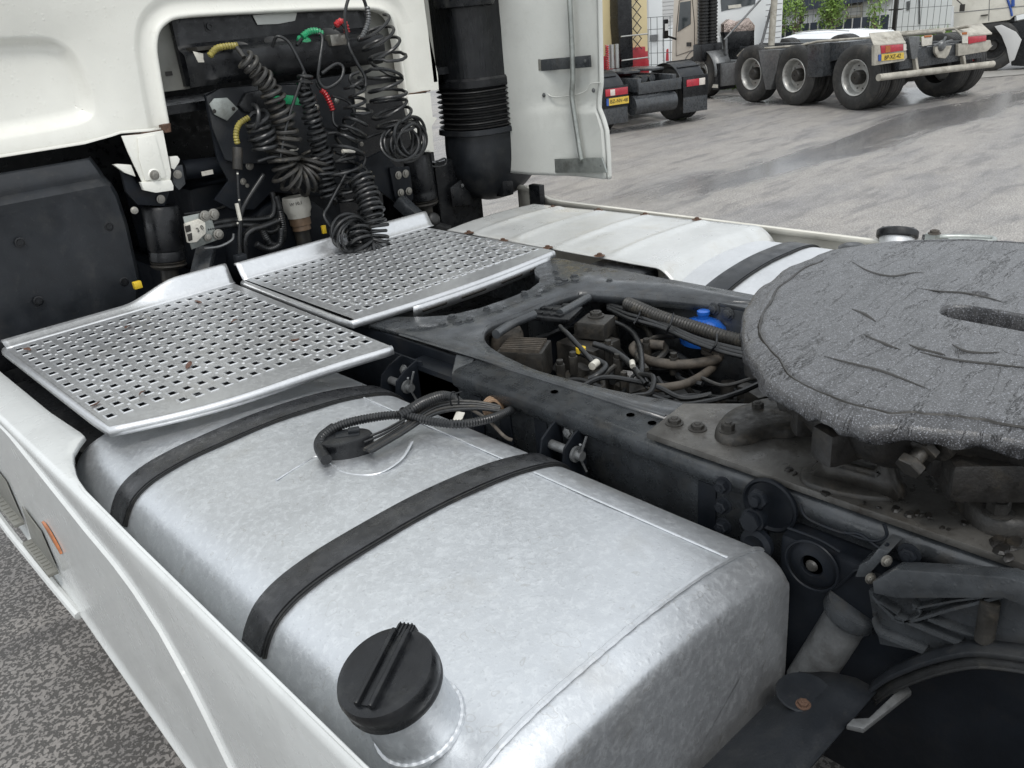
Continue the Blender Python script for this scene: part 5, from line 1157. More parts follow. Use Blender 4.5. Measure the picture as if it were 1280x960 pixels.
# loose crossing lines
for l in ([(390, 172), (420, 166), (445, 176), (470, 168), (500, 160)], [(392, 200), (410, 215), (440, 222), (458, 212), (430, 198)], [(416, 205), (440, 190), (456, 195), (450, 210), (425, 214)], [(400, 240), (420, 232), (445, 226), (460, 222)], [(322, 202), (345, 196), (365, 205)], [(380, 90), (360, 150), (350, 200)]):
    G2(l, 'air_line', .0058, 'hose', 2.18)
b = MB(); b.cyl(at(428, 189, Y=2.17), at(443, 189, Y=2.17), .0075, 12); b.build('white_collar', 'offwhite', truck)

# ---- air intake: ribbed duct, bellows, bowl
D0 = V((1.215, 2.43, 0))
def duct_ring(z, rx, ry, cx=0, cy=0, n=64, groove=0, pw=3.2, wob=0):
    out = []
    for k in range(n):
        a = 2*math.pi*k/n; c, s = math.cos(a), math.sin(a); rr_ = (abs(c)**pw+abs(s)**pw)**(-1/pw); g_ = 0
        if groove: dd = abs(math.atan2(math.sin(a-R(-70)), math.cos(a-R(-70)))); g_ = groove*max(0, 1-(dd/.09)**2)
        out.append(V((D0.x+cx+rx*rr_*c*(1-g_), D0.y+cy+ry*rr_*s*(1-g_), z+wob*math.sin(a+1.2))))
    return out
rows = [duct_ring(z, .268-.05*max(0, z-1.5), .160, -.09*max(0, z-1.5), 0, groove=.07 if z > 1.56 else 0) for z in [1.50+.012*k for k in range(60)]]
b = MB().loft(rows, cv=True)
b.v = [tuple(V(q)+V((0, -.004, 0))*abs(noise.noise(V((q[0]*60, q[1]*60, q[2]*9))))) for q in b.v]
duct = b.build('intake_duct', 'intake', truck, 'black wrinkled air intake duct', angle=60)
rows = []
for k in range(97):
    s = k/96; z = 1.515-.20*s; fl_ = .5+.5*math.cos(2*math.pi*s*9.0); fl_ = fl_**1.6
    rows.append(duct_ring(z, .266+.022*fl_, .158+.020*fl_, 0, 0, pw=2.8, wob=.006))
bel = MB().loft(rows, cv=True).build('bellows', 'rubber', truck, 'ribbed rubber bellows', angle=70)
rows = [duct_ring(1.545, .274, .166), duct_ring(1.535, .284, .174), duct_ring(1.505, .284, .174), duct_ring(1.50, .274, .166)]; MB().loft(rows, cu=True, cv=True).build('collar', 'plastic', bel)
rows = []
for k in range(22):
    t = k/21; z = 1.320-.34*t; f_ = math.sqrt(max(0, 1-(t*.985)**2.6)); rows.append(duct_ring(z, .256*f_+.02, .150*f_+.018, -.05*t, 0, pw=2.4))
rows = [duct_ring(1.325, .245, .14), duct_ring(1.325, .286, .178), duct_ring(1.302, .288, .18), duct_ring(1.298, .276, .168)]+rows[1:]
bowl = MB().loft(rows, cv=True, caps=True).build('intake_bowl', 'plastic_matt', truck, 'smooth black bowl below the bellows', angle=50)
b = MB(); b.box(.92, 1.02, 2.36, 2.44, 1.86, 2.2); b.lathe([(.13, 0), (.13, .2)], (1.0, 2.33, 1.83), (0, 0, 1), 30); b.build('intake_hood', 'plastic', truck, bevel=.02)
b = MB(); b.prism([at(u, v, Y=2.42) for u, v in [(563, 235), (580, 222), (590, 230), (588, 256), (566, 258)]], V((0, .01, 0))); ib = b.build('intake_bracket', 'plastic', truck, bevel=.004); bolt(ib, at(578, 232, Y=2.415), (0, -1, 0), .007, 'castal')
G2([(546, 202, 2.2), (556, 198, 2.2), (557, 205, 2.2), (550, 208, 2.2), (540, 208, 2.2)], 'wire_clip', .004, 'hose')
b = MB()
for k in range(9): b.box(random.uniform(.70, .9), random.uniform(.9, 1.15), 2.45+k*.05, 2.5+k*.05, .75+k*.02, 1.2-k*.03)
b.build('dark_brackets', 'plastic', truck, kind='stuff')

# ---- side air deflector with its struts
XD = 1.20
df = MB(); zs = [3.0, 2.2, 1.86, 1.80, 1.60, 1.46, 1.42, 1.385, 1.36, 1.30, 1.20, 1.135, 1.11]
def rearY(z):
    t = [(3.0, 1.75), (1.81, 1.747), (1.50, 1.755), (1.44, 1.768), (1.40, 1.772), (1.36, 1.752), (1.31, 1.735), (1.2, 1.73), (1.1, 1.732)]
    for (a, ya), (b_, yb) in zip(t, t[1:]):
        if b_ <= z <= a: return yb+(ya-yb)*(z-b_)/(a-b_)
    return 1.73
rows = []
for k in range(60):
    z = 3.0-(3.0-1.105)*k/59 if k < 1 else 2.0-(2.0-1.108)*(k-1)/58 if k > 1 else 2.0
    yr = rearY(z); step = .014/(1+math.exp((z-1.40)/.006))
    rows.append([V((XD-.006, yr, z)), V((XD+.012, yr-.002, z)), V((XD+.018, yr+.012, z)), V((XD+.016-step, yr+.03, z)), V((XD+.024-step, yr+.16, z)), V((XD+.018-step, yr+.24, z)), V((XD-.004-step, yr+.30, z)), V((XD-.03, yr+.36, z)), V((XD-.045, yr+.42, z)), V((XD-.045, 2.30, z)), V((XD-.03, 2.5, z))])
dfl = df.loft(rows).build('side_deflector', 'innerwhite', truck, 'white side air deflector seen from inside', solid=.012, angle=40)
def ondef(u, v, x=XD-.005): return at(u, v, X=x)
b = MB(); b.tube([ondef(709, -20, 1.17), ondef(712, 0, 1.17), ondef(715, 60, 1.17), ondef(716, 95, 1.17), ondef(715, 120, 1.17), ondef(719, 150, 1.17), ondef(726, 195, 1.17), ondef(728, 200, 1.17)], .011, 12, 6); b.build('strut', 'galv', dfl)
b = MB(); b.prism([ondef(u, v, 1.175) for u, v in [(660, 76), (737, 69), (738, 84), (662, 90)]], V((.008, 0, 0))); b.build('cross_bracket', 'frame', dfl, bevel=.001)
b = MB(); b.prism([ondef(u, v, 1.170) for u, v in [(662, 75), (675, 74), (676, 88), (663, 89)]], V((.003, 0, 0))); b.build('bracket_pad', 'cabgrey', dfl)
b = MB(); b.prism([ondef(u, v, 1.172) for u, v in [(683, 199), (752, 197), (758, 216), (684, 216)]], V((.010, 0, 0))); b.build('foot_bracket', 'galv', dfl, bevel=.001)
for (u, v) in ((680, 119), (742, 113), (683, 187), (732, 76), (688, 206), (752, 207)): bolt(dfl, ondef(u, v, 1.178), (-1, 0, 0), .007, 'castal')
b = MB(); b.tube([ondef(u, v, 1.188) for u, v in [(672, 116), (680, 112), (690, 121), (716, 119), (732, 114), (738, 105), (752, 103)]], .003, 6, 5); b.build('pressed_rib', 'innerwhite', dfl)
b = MB(); b.box(1.10, 1.17, 2.30, 2.36, 1.00, 1.16); b.build('dark_bracket', 'plastic', truck, bevel=.01)

# ================================================================== BACKGROUND
class Fr:
    """a vehicle's own frame: origin on the ground, heading clockwise from +Y"""
    def __init__(s, o, h): s.o = V((o[0], o[1], 0)); s.h = R(h); s.F = V((math.sin(s.h), math.cos(s.h), 0)); s.L = V((math.cos(s.h), -math.sin(s.h), 0))
    def loc(s, u, v, x=None, y=None, z=None):
        d = fwd+rgt*((u-640)/FPX)-upv*((v-480)/FPX); c = CAM-s.o; lx, ly = c.dot(s.L), c.dot(s.F); dx, dy = d.dot(s.L), d.dot(s.F)
        t = (x-lx)/dx if x is not None else (y-ly)/dy if y is not None else (z-CAM.z)/d.z
        return V((lx+dx*t, ly+dy*t, CAM.z+d.z*t))
    def thing(s, *a, **k): return thing(*a, loc=tuple(s.o), rz=-s.h, **k)
def bxp(name, m, parent, *boxes, bev=0, label=None, **k):
    b = MB()
    for q in boxes: b.box(*q)
    return b.build(name, m, parent, label, bevel=bev, **k)
def simple_wheel(parent, c, rt, wt, face, m='tyre', hub='rim', dish=.5, nuts=True):
    ty = wheel(parent, c, (1, 0, 0), rt, wt, m, hub, face, nseg=40, dish=dish)
    b = MB(); f = face; c = V(c); b.lathe([(rt*.22, 0), (rt*.22, f*.10), (rt*.17, f*.13), (rt*.02, f*.13)], c+V((f*wt*(.40-dish-.05), 0, 0)), (1, 0, 0), 18, caps=False)
    if nuts:
        for k in range(10): a = k*math.pi/5; b.ball(c+V((f*wt*(.40-dish-.03), rt*.36*math.cos(a), rt*.36*math.sin(a))), .014, 6)
    b.build('hub', 'grime', ty); return ty

# ---- four-axle chassis truck
f2_ = Fr((12.256, 4.987), 19); t2 = f2_.thing('chassis_truck', 'beige truck with four axles, bare dirty chassis and tubular rear bumper', 'truck')
L2 = f2_.loc
for (y, twin) in ((0, 1), (1.29, 1), (2.33, 0)):
    for sx in (-1, 1):
        w_ = simple_wheel(t2, (sx*.99, y, .465), .465, .27, sx, dish=(.45 if y else .35))
        if twin: simple_wheel(t2, (sx*.69, y, .465), .465, .25, sx, dish=.2, nuts=False)
for sx in (-1, 1): simple_wheel(t2, (sx*.98, 3.80, .44), .44, .27, sx, dish=.15)
bxp('chassis_rail', 'frame', t2, (-.40, -.33, -.55, 4.4, .62, .84), bev=.004); bxp('chassis_rail', 'frame', t2, (.33, .40, -.55, 4.4, .62, .84), bev=.004)
for y in (0, 1.29, 2.33, 3.8):
    b = MB(); b.cyl((-.9, y, .465), (.9, y, .465), .08, 12); b.ball((0, y, .47), .19, 12, (1.1, 1, 1)); b.build('axle', 'grime', t2)
bxp('spring_pack', 'grime', t2, (-.50, -.42, -.3, 1.6, .52, .64)); bxp('spring_pack', 'grime', t2, (.42, .50, -.3, 1.6, .52, .64))
# body brackets between the wheels, side tanks
b = MB(); b.prism([L2(u, v, x=-1.135) for u, v in [(948, 63), (975, 62), (970, 90), (963, 112), (957, 112), (952, 88)]], V((.16, 0, 0))); b.build('mudguard_stay', 'castal', t2, bevel=.004)
b = MB(); b.prism([L2(u, v, x=-1.135) for u, v in [(1010, 56), (1030, 54), (1028, 96), (1009, 97)]], V((.30, 0, 0))); b.build('side_box', 'frame', t2, bevel=.006)
b = MB(); b.prism([L2(u, v, x=-1.0) for u, v in [(1030, 54), (1062, 52), (1062, 68), (1045, 75), (1030, 80)]], V((.5, 0, 0))); b.build('mudguard_stay', 'frame', t2, bevel=.004)
b = MB(); b.prism([L2(u, v, x=-1.05) for u, v in [(896, 80), (919, 78), (919, 106), (896, 109)]], V((.45, 0, 0))); b.build('side_tank', 'castal', t2, bevel=.02)
bxp('step_box', 'plastic', t2, (-1.08, -.70, 3.26, 3.52, .16, .62), bev=.01)
for k in range(5): bxp('tread_rib', 'rubber', t2, (-1.085, -1.078, 3.28, 3.50, .26+k*.07, .285+k*.07))
bxp('reflector', 'offwhite', t2, (-1.09, -1.08, 3.27, 3.46, .20, .26))
b = MB(); b.tube([L2(u, v, x=-1.0) for u, v in ((922, 70), (930, 62), (960, 60), (1000, 57), (1022, 52), (1060, 49), (1090, 47))], .018, 8, 0); b.build('subframe_pipe', 'dirtywhite', t2)
b = MB(); b.tube([L2(u, v, x=-.95) for u, v in ((992, 60), (1010, 54))], .018, 8, 0); b.build('subframe_pipe', 'dirtywhite', t2)
b = MB(); b.tube([L2(u, v, x=.45) for u, v in ((1115, 42), (1150, 39), (1190, 36), (1212, 33))], .022, 8, 0); b.build('subframe_pipe', 'dirtywhite', t2)
b = MB(); b.tube([L2(u, v, x=.15) for u, v in ((1050, 52), (1110, 45), (1135, 43), (1180, 39))], .03, 8, 0); b.build('subframe_pipe', 'dirtywhite', t2)
# tail: two dirty lamp boxes, hitch, bumper tube
YT = -.62
def tail(pl, y, m, name, d=.1, parent=None, bev=.003): b = MB(); b.prism([L2(u, v, y=y) for u, v in pl], V((0, d, 0))); return b.build(name, m, parent or t2, bevel=bev)
bL = tail([(1093, 57), (1131, 54), (1134, 72), (1130, 76), (1093, 82)], YT, 'dirtywhite', 'lamp_box', .05)
b = MB(); b.prism([L2(1086, 43, y=YT+.28), L2(1124, 40, y=YT+.28), L2(1132, 55, y=YT), L2(1092, 58, y=YT)], V((0, 0, .02))); b.build('box_cover', 'dirtywhite', bL, bevel=.003)
tail([(1101, 57), (1129, 55), (1129, 63), (1102, 67)], YT-.012, 'redlens', 'tail_lamp', .01, bL, .002); tail([(1107, 57.5), (1113, 57), (1113, 65), (1107, 66)], YT-.015, 'orange', 'tail_lamp', .006, bL, 0)
tail([(1129.5, 55), (1133, 55), (1133, 63), (1129.5, 63.3)], YT-.012, 'whitelens', 'tail_lamp', .01, bL, 0)
pl2 = tail([(1102, 68), (1130, 65.5), (1130, 73.5), (1102, 76)], YT-.012, 'plate_yellow', 'number_plate', .01, bL, 0); tail([(1098.5, 68.3), (1101.6, 68), (1101.6, 76), (1098.5, 76.4)], YT-.013, 'plate_blue', 'plate_band', .01, bL, 0)
p = L2(1116, 71, y=YT-.0165); text('plate_text', 'BP-XZ-42', .078, 'ink', pl2, p, Matrix.Rotation(R(90), 3, 'X'))
bR = tail([(1198, 55), (1238, 50), (1240, 58), (1234, 64), (1198, 70)], YT, 'dirtywhite', 'lamp_box', .05)
b = MB(); b.prism([L2(1192, 36, y=YT+.28), L2(1227, 31, y=YT+.28), L2(1240, 43, y=YT), L2(1203, 47, y=YT)], V((0, 0, .02))); b.build('box_cover', 'dirtywhite', bR, bevel=.003)
tail([(1210, 46), (1233, 44), (1233, 51), (1211, 55)], YT-.012, 'redlens', 'tail_lamp', .01, bR, .002); tail([(1203, 42), (1210, 41), (1210, 54), (1203, 54)], YT-.013, 'offwhite', 'reflective_plate', .008, bR, 0); tail([(1203, 40.5), (1209, 40), (1209, 43), (1203, 43.5)], YT-.02, 'orange', 'marker_lamp', .008, bR, 0)
tail([(1152, 46), (1166, 44), (1165, 56), (1153, 58)], YT-.01, 'offwhite', 'reflective_plate', .02); tail([(1156, 44.5), (1165, 43.5), (1165, 46), (1156, 47)], YT-.02, 'orange', 'marker_lamp', .02)
tail([(1136, 46), (1150, 45), (1150, 52), (1146, 74), (1140, 74), (1138, 60)], YT, 'castal', 'hanger_plate', .06)
tail([(1169, 58), (1190, 57), (1186, 68), (1182, 73), (1173, 72), (1169, 66)], YT-.02, 'dirtywhite', 'hitch_plate', .04, bev=.006)
b = MB(); p = L2(1177, 57, y=YT-.02); b.lathe([(.05, -.05), (.08, 0), (.05, .04)], p, (0, -1, 0), 16); b.bar(p+V((-.18, 0, .02)), p+V((.2, 0, .05)), .03, .03); b.bar(p, p+V((.03, -.03, .12)), .04, .03); b.build('tow_coupling', 'castal', t2, bevel=.004)
bxp('rear_crossmember', 'frame', t2, (-.85, .85, -.56, -.48, .56, .82), bev=.005)
b = MB(); b.cyl(L2(1098, 97, y=YT), L2(1241, 80, y=YT), .048, 20); b.build('bumper_tube', 'dirtywhite', t2)
for (u0, u1, v0, v1) in ((1143, 1146, 72, 92), (1203, 1205, 70, 84)): b = MB(); b.bar(L2(u0, v0, y=YT+.03), L2(u1, v1, y=YT+.03), .06, .04); b.build('bumper_stay', 'dirtywhite', t2)
b = MB(); q = L2(1221, 73, y=YT+.2)
for k in range(14): a = k*.45; b.tube([q+V((.08*math.cos(a+j*.6)*(1+.2*(k % 3)), .02*(k % 4), .045*math.sin(a+j*.6)+.005*k-.03)) for j in range(4)], .008, 5, 3)
b.build('red_chain', 'redpaint', t2)
# cab: sides, rear wall, window, black stack, copper-coloured guard
YCB = L2(871, 40, x=-1.12).y; XRC = L2(977, 30, y=YCB).x
cabz0, cabz1 = .36, 2.75
b = MB(); side = [L2(u, v, x=-1.12) for u, v in [(846, 86), (845, 40), (848, 0), (851, -40), (856, -62)]]
side = [V((-1.12, q.y, q.z)) for q in side]
arch = [L2(u, v, x=-1.12) for u, v in [(908, 64), (890, 68), (872, 74), (858, 86), (853, 100)]]; arch = [V((-1.12, q.y, q.z)) for q in arch]
poly = [V((-1.12, YCB, .72)), V((-1.12, YCB, cabz1))]+[V((-1.12, 4.50, cabz1)), V((-1.12, 4.62, 1.5)), V((-1.12, 4.68, .75)), V((-1.12, 4.66, .30)), V((-1.12, 4.36, .30)), V((-1.12, 4.30, .50)), V((-1.12, 4.15, .66)), V((-1.12, 3.98, .72))]
b.prism(poly, V((XRC+1.12, 0, 0))); cb2 = b.build('cab', 'beige', t2, bevel=.03)
b = MB(); b.prism([V((-1.128, q.y, q.z)) for q in [L2(u, v, x=-1.128) for u, v in [(862, 2), (847, 40), (847, 39), (864, 29)]]], V((.01, 0, 0)))
wn = [L2(u, v, x=-1.13) for u, v in [(850, 3), (863, 1), (863, 30), (847, 40)]]; b = MB(); b.prism(wn, V((.008, 0, 0))); b.build('side_window', 'glass', cb2)
b = MB(); b.tube([L2(u, v, x=-1.125) for u, v in ((845, 42), (849, 1), (865, -4), (868, 30), (868, 62), (845, 70))], .006, 5, 0, closed=True); b.build('door_gap', 'ink', cb2)
b = MB(); b.prism([L2(u, v, x=-1.14) for u, v in [(858, 53), (863, 53), (863, 58), (858, 58)]], V((.02, 0, 0))); b.build('door_handle', 'ink', cb2)
wl = MB(); wl.box(-1.11, XRC-.01, YCB-.02, YCB-.012, .50, 2.7); rw = wl.build('cab_rear_wall', 'wallwhite', cb2)
b = MB(); b.prism([L2(u, v, y=YCB-.03) for u, v in [(900, -18), (947, -22), (944, 5), (902, 14)]], V((0, .012, 0))); rwn = b.build('rear_window', 'glass', rw); b = MB(); b.prism([L2(u, v, y=YCB-.04) for u, v in [(910, 7), (926, 5), (927, 9), (911, 11)]], V((0, .008, 0))); b.build('paper', 'offwhite', rwn)
for k in range(14): bxp('cladding_groove', 'castal', rw, (XRC-.42, XRC-.03, YCB-.024, YCB-.019, .70+k*.10, .709+k*.10))
b = MB(); b.prism([L2(u, v, y=YCB-.32) for u, v in [(905, 30), (912, 24), (922, 27), (936, 22), (944, 32), (943, 40), (905, 42)]], V((0, .10, 0))); b.build('copper_guard', 'copper', t2, bevel=.01)
b = MB(); b.prism([L2(u, v, y=YCB-.34) for u, v in [(905, 40), (943, 38), (943, 60), (910, 62)]], V((0, .12, 0))); b.build('machinery_box', 'plastic', t2, bevel=.01)
b = MB()
for u_ in (879, 890):
    xx_ = L2(u_, 30, y=YCB-.2).x
    for k in range(34): b.lathe([(.085, 0), (.10, .012), (.10, .034), (.085, .046), (.085, .055)], (xx_, YCB-.2, .95+k*.055), (0, 0, 1), 16, caps=False)
b.build('air_stack', 'rubber', t2)
bxp('stack_foot', 'plastic', t2, (L2(873, 50, y=YCB-.2).x, L2(899, 50, y=YCB-.2).x, YCB-.3, YCB-.03, .66, .96), bev=.03)
b = MB(); b.box(-.80, -.62, YCB-.2, YCB-.02, .6, 1.05); b.build('white_housing', 'wallwhite', t2, bevel=.03)
b = MB(); r0 = L2(878, 95, x=-1.1); b.loft([[V((x, 3.80+.50*math.cos(a), .46+.42*math.sin(a))) for a in [math.pi*(-.05+.55*k/12) for k in range(13)][::-1]] for x in (-1.13, -.75)]); b.loft([[V((x, 3.80-.50*math.cos(a), .46+.42*math.sin(a))) for a in [math.pi*(-.05+.55*k/12) for k in range(13)]] for x in (-1.13, -.75)]); b.build('front_mudguard', 'castal', t2, solid=.01)
for (a, c, r_) in ((L2(905, 50, y=YCB-.45), L2(955, -5, y=YCB-.30), .018), (L2(951, 58, y=YCB-.4), L2(972, -20, y=YCB-.35), .025), (L2(964, 57, y=YCB-.55), L2(970, -30, y=YCB-.5), .06)): b = MB(); b.cyl(a, c, r_, 12); b.build('brace_tube', 'dirtywhite' if r_ > .05 else 'castal', t2)
b = MB(); b.bar(L2(907, 68, y=YCB-.45), L2(907, 48, y=YCB-.45), .05, .05); b.build('post', 'castal', t2)
# door mirror on its arm
b = MB(); b.box(-1.40, -1.30, 4.50, 4.56, 1.08, 1.42); mi = b.build('mirror', 'plastic', cb2, bevel=.02); b = MB(); b.box(-1.385, -1.315, 4.492, 4.50, 1.22, 1.34); b.build('mirror_glass', 'wallwhite', mi); b = MB(); b.cyl((-1.32, 4.53, 1.12), (-1.12, 4.52, 1.05), .02, 8); b.build('mirror_arm', 'plastic', mi)

# ---- cream and red tractor unit with bare rear frame
f1_ = Fr((9.059, 7.402), 19); t1 = f1_.thing('tractor_unit', 'cream and red tractor unit with black rear mudguards, parked left of the beige truck', 'truck'); L1 = f1_.loc
for sx in (-1, 1):
    c = V((sx*.76, .50, .40))
    simple_wheel(t1, c, .40, .38, sx, dish=.2)
    b = MB(); rows = []
    for k in range(19):
        a = R(-12)+R(190)*k/18; rr_ = .48; rows.append([c+V((x-c.x, -rr_*math.cos(a)*1.04, rr_*math.sin(a)*.98)) for x in (sx*.50, sx*.52, sx*.72, sx*.93, sx*.95)])
    b.loft(rows); mgd = b.build('mudguard', 'plastic_matt', t1, solid=.01)
    for k in range(5):
        b = MB(); a = R(25)+R(130)*k/4; p0 = c+V((0, -.487*math.cos(a)*1.04, .487*math.sin(a)*.98)); b.box(-.21, .21, -.012, .012, -.006, .006, Matrix.Translation(p0) @ Matrix.Rotation((math.pi/2-a), 4, 'X')); b.build('pressed_rib', 'plastic', mgd)
    s_ = sx
    bxp('lamp_panel', 'plastic', t1, (min(s_*.49, s_*.95), max(s_*.49, s_*.95), -.01, .02, .38, .68), bev=.004)
    bxp('mud_flap', 'frame', t1, (min(s_*.50, s_*.95), max(s_*.50, s_*.95), .0, .012, .15, .44), bev=.002)
b = MB(); b.box(.55, .78, -.02, -.008, .53, .63); b.build('tail_lamp', 'redlens', t1, bevel=.003); b = MB(); b.box(.78, .89, -.021, -.008, .53, .63); b.build('reversing_lamp', 'whitelens', t1, bevel=.003)
b = MB(); b.box(-.88, -.50, -.02, -.008, .55, .65); b.build('tail_lamp', 'redlens', t1, bevel=.003); b = MB(); b.box(-.80, -.72, -.022, -.008, .555, .64); b.build('reversing_lamp', 'whitelens', t1, bevel=.003)
b = MB(); b.box(-.83, -.49, -.024, -.012, .42, .52); pl1 = b.build('number_plate', 'plate_yellow', t1); bxp('plate_band', 'plate_blue', pl1, (-.87, -.832, -.024, -.012, .42, .52))
text('plate_text', 'BZ-NV-48', .072, 'ink', pl1, V((-.66, -.0265, .47)), Matrix.Rotation(R(90), 3, 'X'))
for sx in (-1, 1): bxp('chassis_rail', 'frame', t1, (sx*.31-.035, sx*.31+.035, -.04, 2.2, .55, .74), bev=.005)
bxp('rear_crossmember', 'frame', t1, (-.34, .42, -.06, -.02, .52, .68), bev=.006)
b = MB(); b.cyl((-.40, .05, .36), (.34, .05, .36), .14, 20); b.build('air_tank', 'frame', t1)
b = MB()
for x in (-.12, .02, .16): b.cyl((x-.05, .25, .70), (x-.05, .6, .70), .055, 12)
b.build('valve_row', 'frame', t1)
fpl = MB(); fpl.prism([V((x, y, .80)) for x, y in ((-.36, .30), (-.40, .70), (-.30, 1.0), (.30, 1.0), (.40, .70), (.34, .28), (.10, .22), (.05, .55), (-.05, .55), (-.12, .22))], V((0, 0, .035))); fpl.build('fifth_wheel_plate', 'frame', t1, bevel=.006)
bxp('catwalk', 'frame', t1, (-.45, .45, 1.0, 1.60, .76, .775))
bxp('cab', 'creamcab', t1, (-1.0, .98, 1.66, 3.1, .85, 2.9), bev=.03); bxp('cab_lower', 'redpaint', t1, (-1.01, .99, 1.655, 3.1, .50, 1.00), bev=.01)
bxp('cab_lower', 'redpaint', t1, (.56, .86, 1.56, 1.66, .72, 1.08), bev=.01)
b = MB(); b.prism([V((x+.30, 1.40, z)) for x, z in ((-.02, .80), (.22, .80), (.22, 2.4), (.05, 2.4), (-.05, 1.9), (-.06, 1.5))], V((0, .25, 0))); b.build('air_duct', 'plastic', t1, bevel=.03)
for k, x in enumerate((.00, .08, .17)): b = MB(); b.lathe([(.038, 0), (.038, .36)], (x, 1.35, .82), (0, 0, 1), 16); b.build('polished_cylinder', 'brushed', t1)
bxp('metal_case', 'rim', t1, (-.30, -.12, 1.32, 1.5, .82, 1.18)); b = MB(); b.helix([V((-.05, 1.28, .70)), V((-.05, 1.28, .95)), V((-.05, 1.28, 1.18))], .025, .008, 14, 5, 8); b.build('red_coil', 'red', t1)
b = MB()
for s in range(9):
    z = 1.05+s*.16; b.tube([V((.58, 1.50, z)), V((.75, 1.50, z+.17))], .008, 5, 0); b.tube([V((.58, 1.50, z+.17)), V((.75, 1.50, z))], .008, 5, 0)
b.build('lattice', 'grime', t1)
for z in (.92, 1.28): b = MB(); b.cyl((.26, 1.35, z), (.78, 1.35, z+.0), .012, 8); b.build('rail_bar', 'rim', t1)
b = MB(); b.cyl((.78, 1.35, .88), (.78, 1.35, 1.34), .012, 8); b.build('rail_bar', 'rim', t1)
bxp('undercarriage', 'plastic', t1, (-.9, .9, 1.2, 3.2, .12, .6))

# ---- white truck at the right edge of the yard
f3_ = Fr((17.55, 5.27), -15); t3 = f3_.thing('cream_truck', 'cream truck cab with grey wheel arch and blue stripe, at the right edge', 'truck'); L3 = f3_.loc
XN = -1.05
def wall3(pl, x, m, name, t=.05, parent=None, bev=.004): b = MB(); b.prism([L3(u, v, x=x) for u, v in pl], V((t, 0, 0))); return b.build(name, m, parent or t3, bevel=bev)
c3 = wall3([(1190, 44), (1190, -60), (1330, -75), (1330, 6), (1268, 20), (1262, 25), (1216, 31)], XN, 'cream', 'cab', 1.9, bev=.02)
for pl in ([(1192, 16), (1285, 7)], [(1236, 26), (1238, -30)]): b = MB(); b.tube([L3(u, v, x=XN-.003) for u, v in pl], .006, 5, 0); b.build('door_gap', 'castal', c3)
b = MB(); b.tube([L3(u, v, x=XN-.006) for u, v in ((1258, -5), (1263, 10), (1265, 20))], .02, 5, 3); b.tube([L3(u, v, x=XN-.006) for u, v in ((1266, -8), (1266, 8))], .03, 5, 3); b.build('blue_stripe', 'plate_blue', c3)
b = MB(); b.bar(L3(1226, 19.5, x=XN-.02), L3(1235, 18.5, x=XN-.02), .03, .02); b.build('door_handle', 'ink', c3)
b = MB(); b.tube([L3(1193, -3, x=XN-.1), L3(1203, 6, x=XN-.15)], .01, 6, 0); b.box(-.05, .05, -.04, .04, -.07, .05, Matrix.Translation(L3(1203, 9, x=XN-.15))); b.build('mirror', 'ink', c3)
b = MB(); b.tube([L3(1191, 8, x=XN-.02), L3(1190, 34, x=XN-.02)], .025, 6, 0); b.build('grab_rail', 'wallwhite', c3)
ar = MB(); out_ = [L3(u, v, x=XN-.02) for u, v in [(1243, 33), (1252, 31), (1270, 40), (1277, 50), (1268, 75), (1262, 78), (1258, 60), (1252, 45)]]; ar.prism(out_, V((.4, 0, 0))); ar.build('wheel_arch', 'wallgrey', t3, bevel=.01)
wc = L3(1240, 62, x=XN+.15); simple_wheel(t3, V((XN+.16, wc.y, .45)), .45, .28, -1, hub='tyre')
wall3([(1262, 30), (1330, 15), (1330, 85), (1264, 82)], XN+.05, 'plastic', 'side_tank', .8); wall3([(1214, 30), (1268, 22), (1270, 50), (1216, 55)], XN+.4, 'plastic', 'undercarriage', .8)

# ---- white estate car beyond the chassis truck
f4 = Fr((17.1, 9.1), 12); c4 = f4.thing('white_car', 'white estate car showing only its roof above the bare chassis', 'car')
c4.location.z = 0; L4 = f4.loc
z0 = gz(17.1, 9.1)
def cs(y, zt, hw, zb=.55): return [V((-.80, y, z0+.25)), V((-.82, y, z0+zb)), V((-.80, y, z0+.80)), V((-hw, y, z0+zt-.05)), V((-hw+.10, y, z0+zt)), V((0, y, z0+zt+.02)), V((hw-.10, y, z0+zt)), V((hw, y, z0+zt-.05)), V((.80, y, z0+.80)), V((.82, y, z0+zb)), V((.80, y, z0+.25))]
b = MB(); b.loft([cs(-1.9, .86, .70), cs(-1.85, 1.05, .62), cs(-1.6, 1.24, .60), cs(-.8, 1.30, .60), cs(.1, 1.29, .60), cs(.6, 1.18, .62), cs(1.15, .88, .72), cs(1.9, .80, .72), cs(2.05, .62, .7)], caps=True); body4 = b.build('body', 'car', c4, angle=40)
b = MB(); b.prism([V((-.795, -1.55, z0+.86)), V((-.64, -1.45, z0+1.16)), V((-.635, .35, z0+1.20)), V((-.79, .95, z0+.86))], V((-.012, 0, .004))); b.build('side_window', 'glass', c4)
b = MB(); b.prism([V((-.60, -1.86, z0+.92)), V((-.55, -1.66, z0+1.16)), V((.55, -1.66, z0+1.16)), V((.60, -1.86, z0+.92))], V((0, -.015, 0))); b.build('rear_window', 'glass', c4)
b = MB(); b.box(-.79, -.66, -1.93, -1.80, z0+.85, z0+1.0); b.build('tail_lamp', 'redlens', c4, bevel=.01)
b = MB(); b.tube([V((-.52, -1.3, z0+1.31)), V((-.52, -.6, z0+1.35)), V((-.52, .1, z0+1.31))], .012, 6, 4); b.build('roof_rail', 'rim', c4)
for y in (-1.25, 1.3):
    for sx in (-1, 1): b = MB(); b.lathe([(.28, -.1), (.29, 0), (.28, .1)], (sx*.70, y, z0+.29), (1, 0, 0), 20); b.build('wheel', 'tyre', c4)

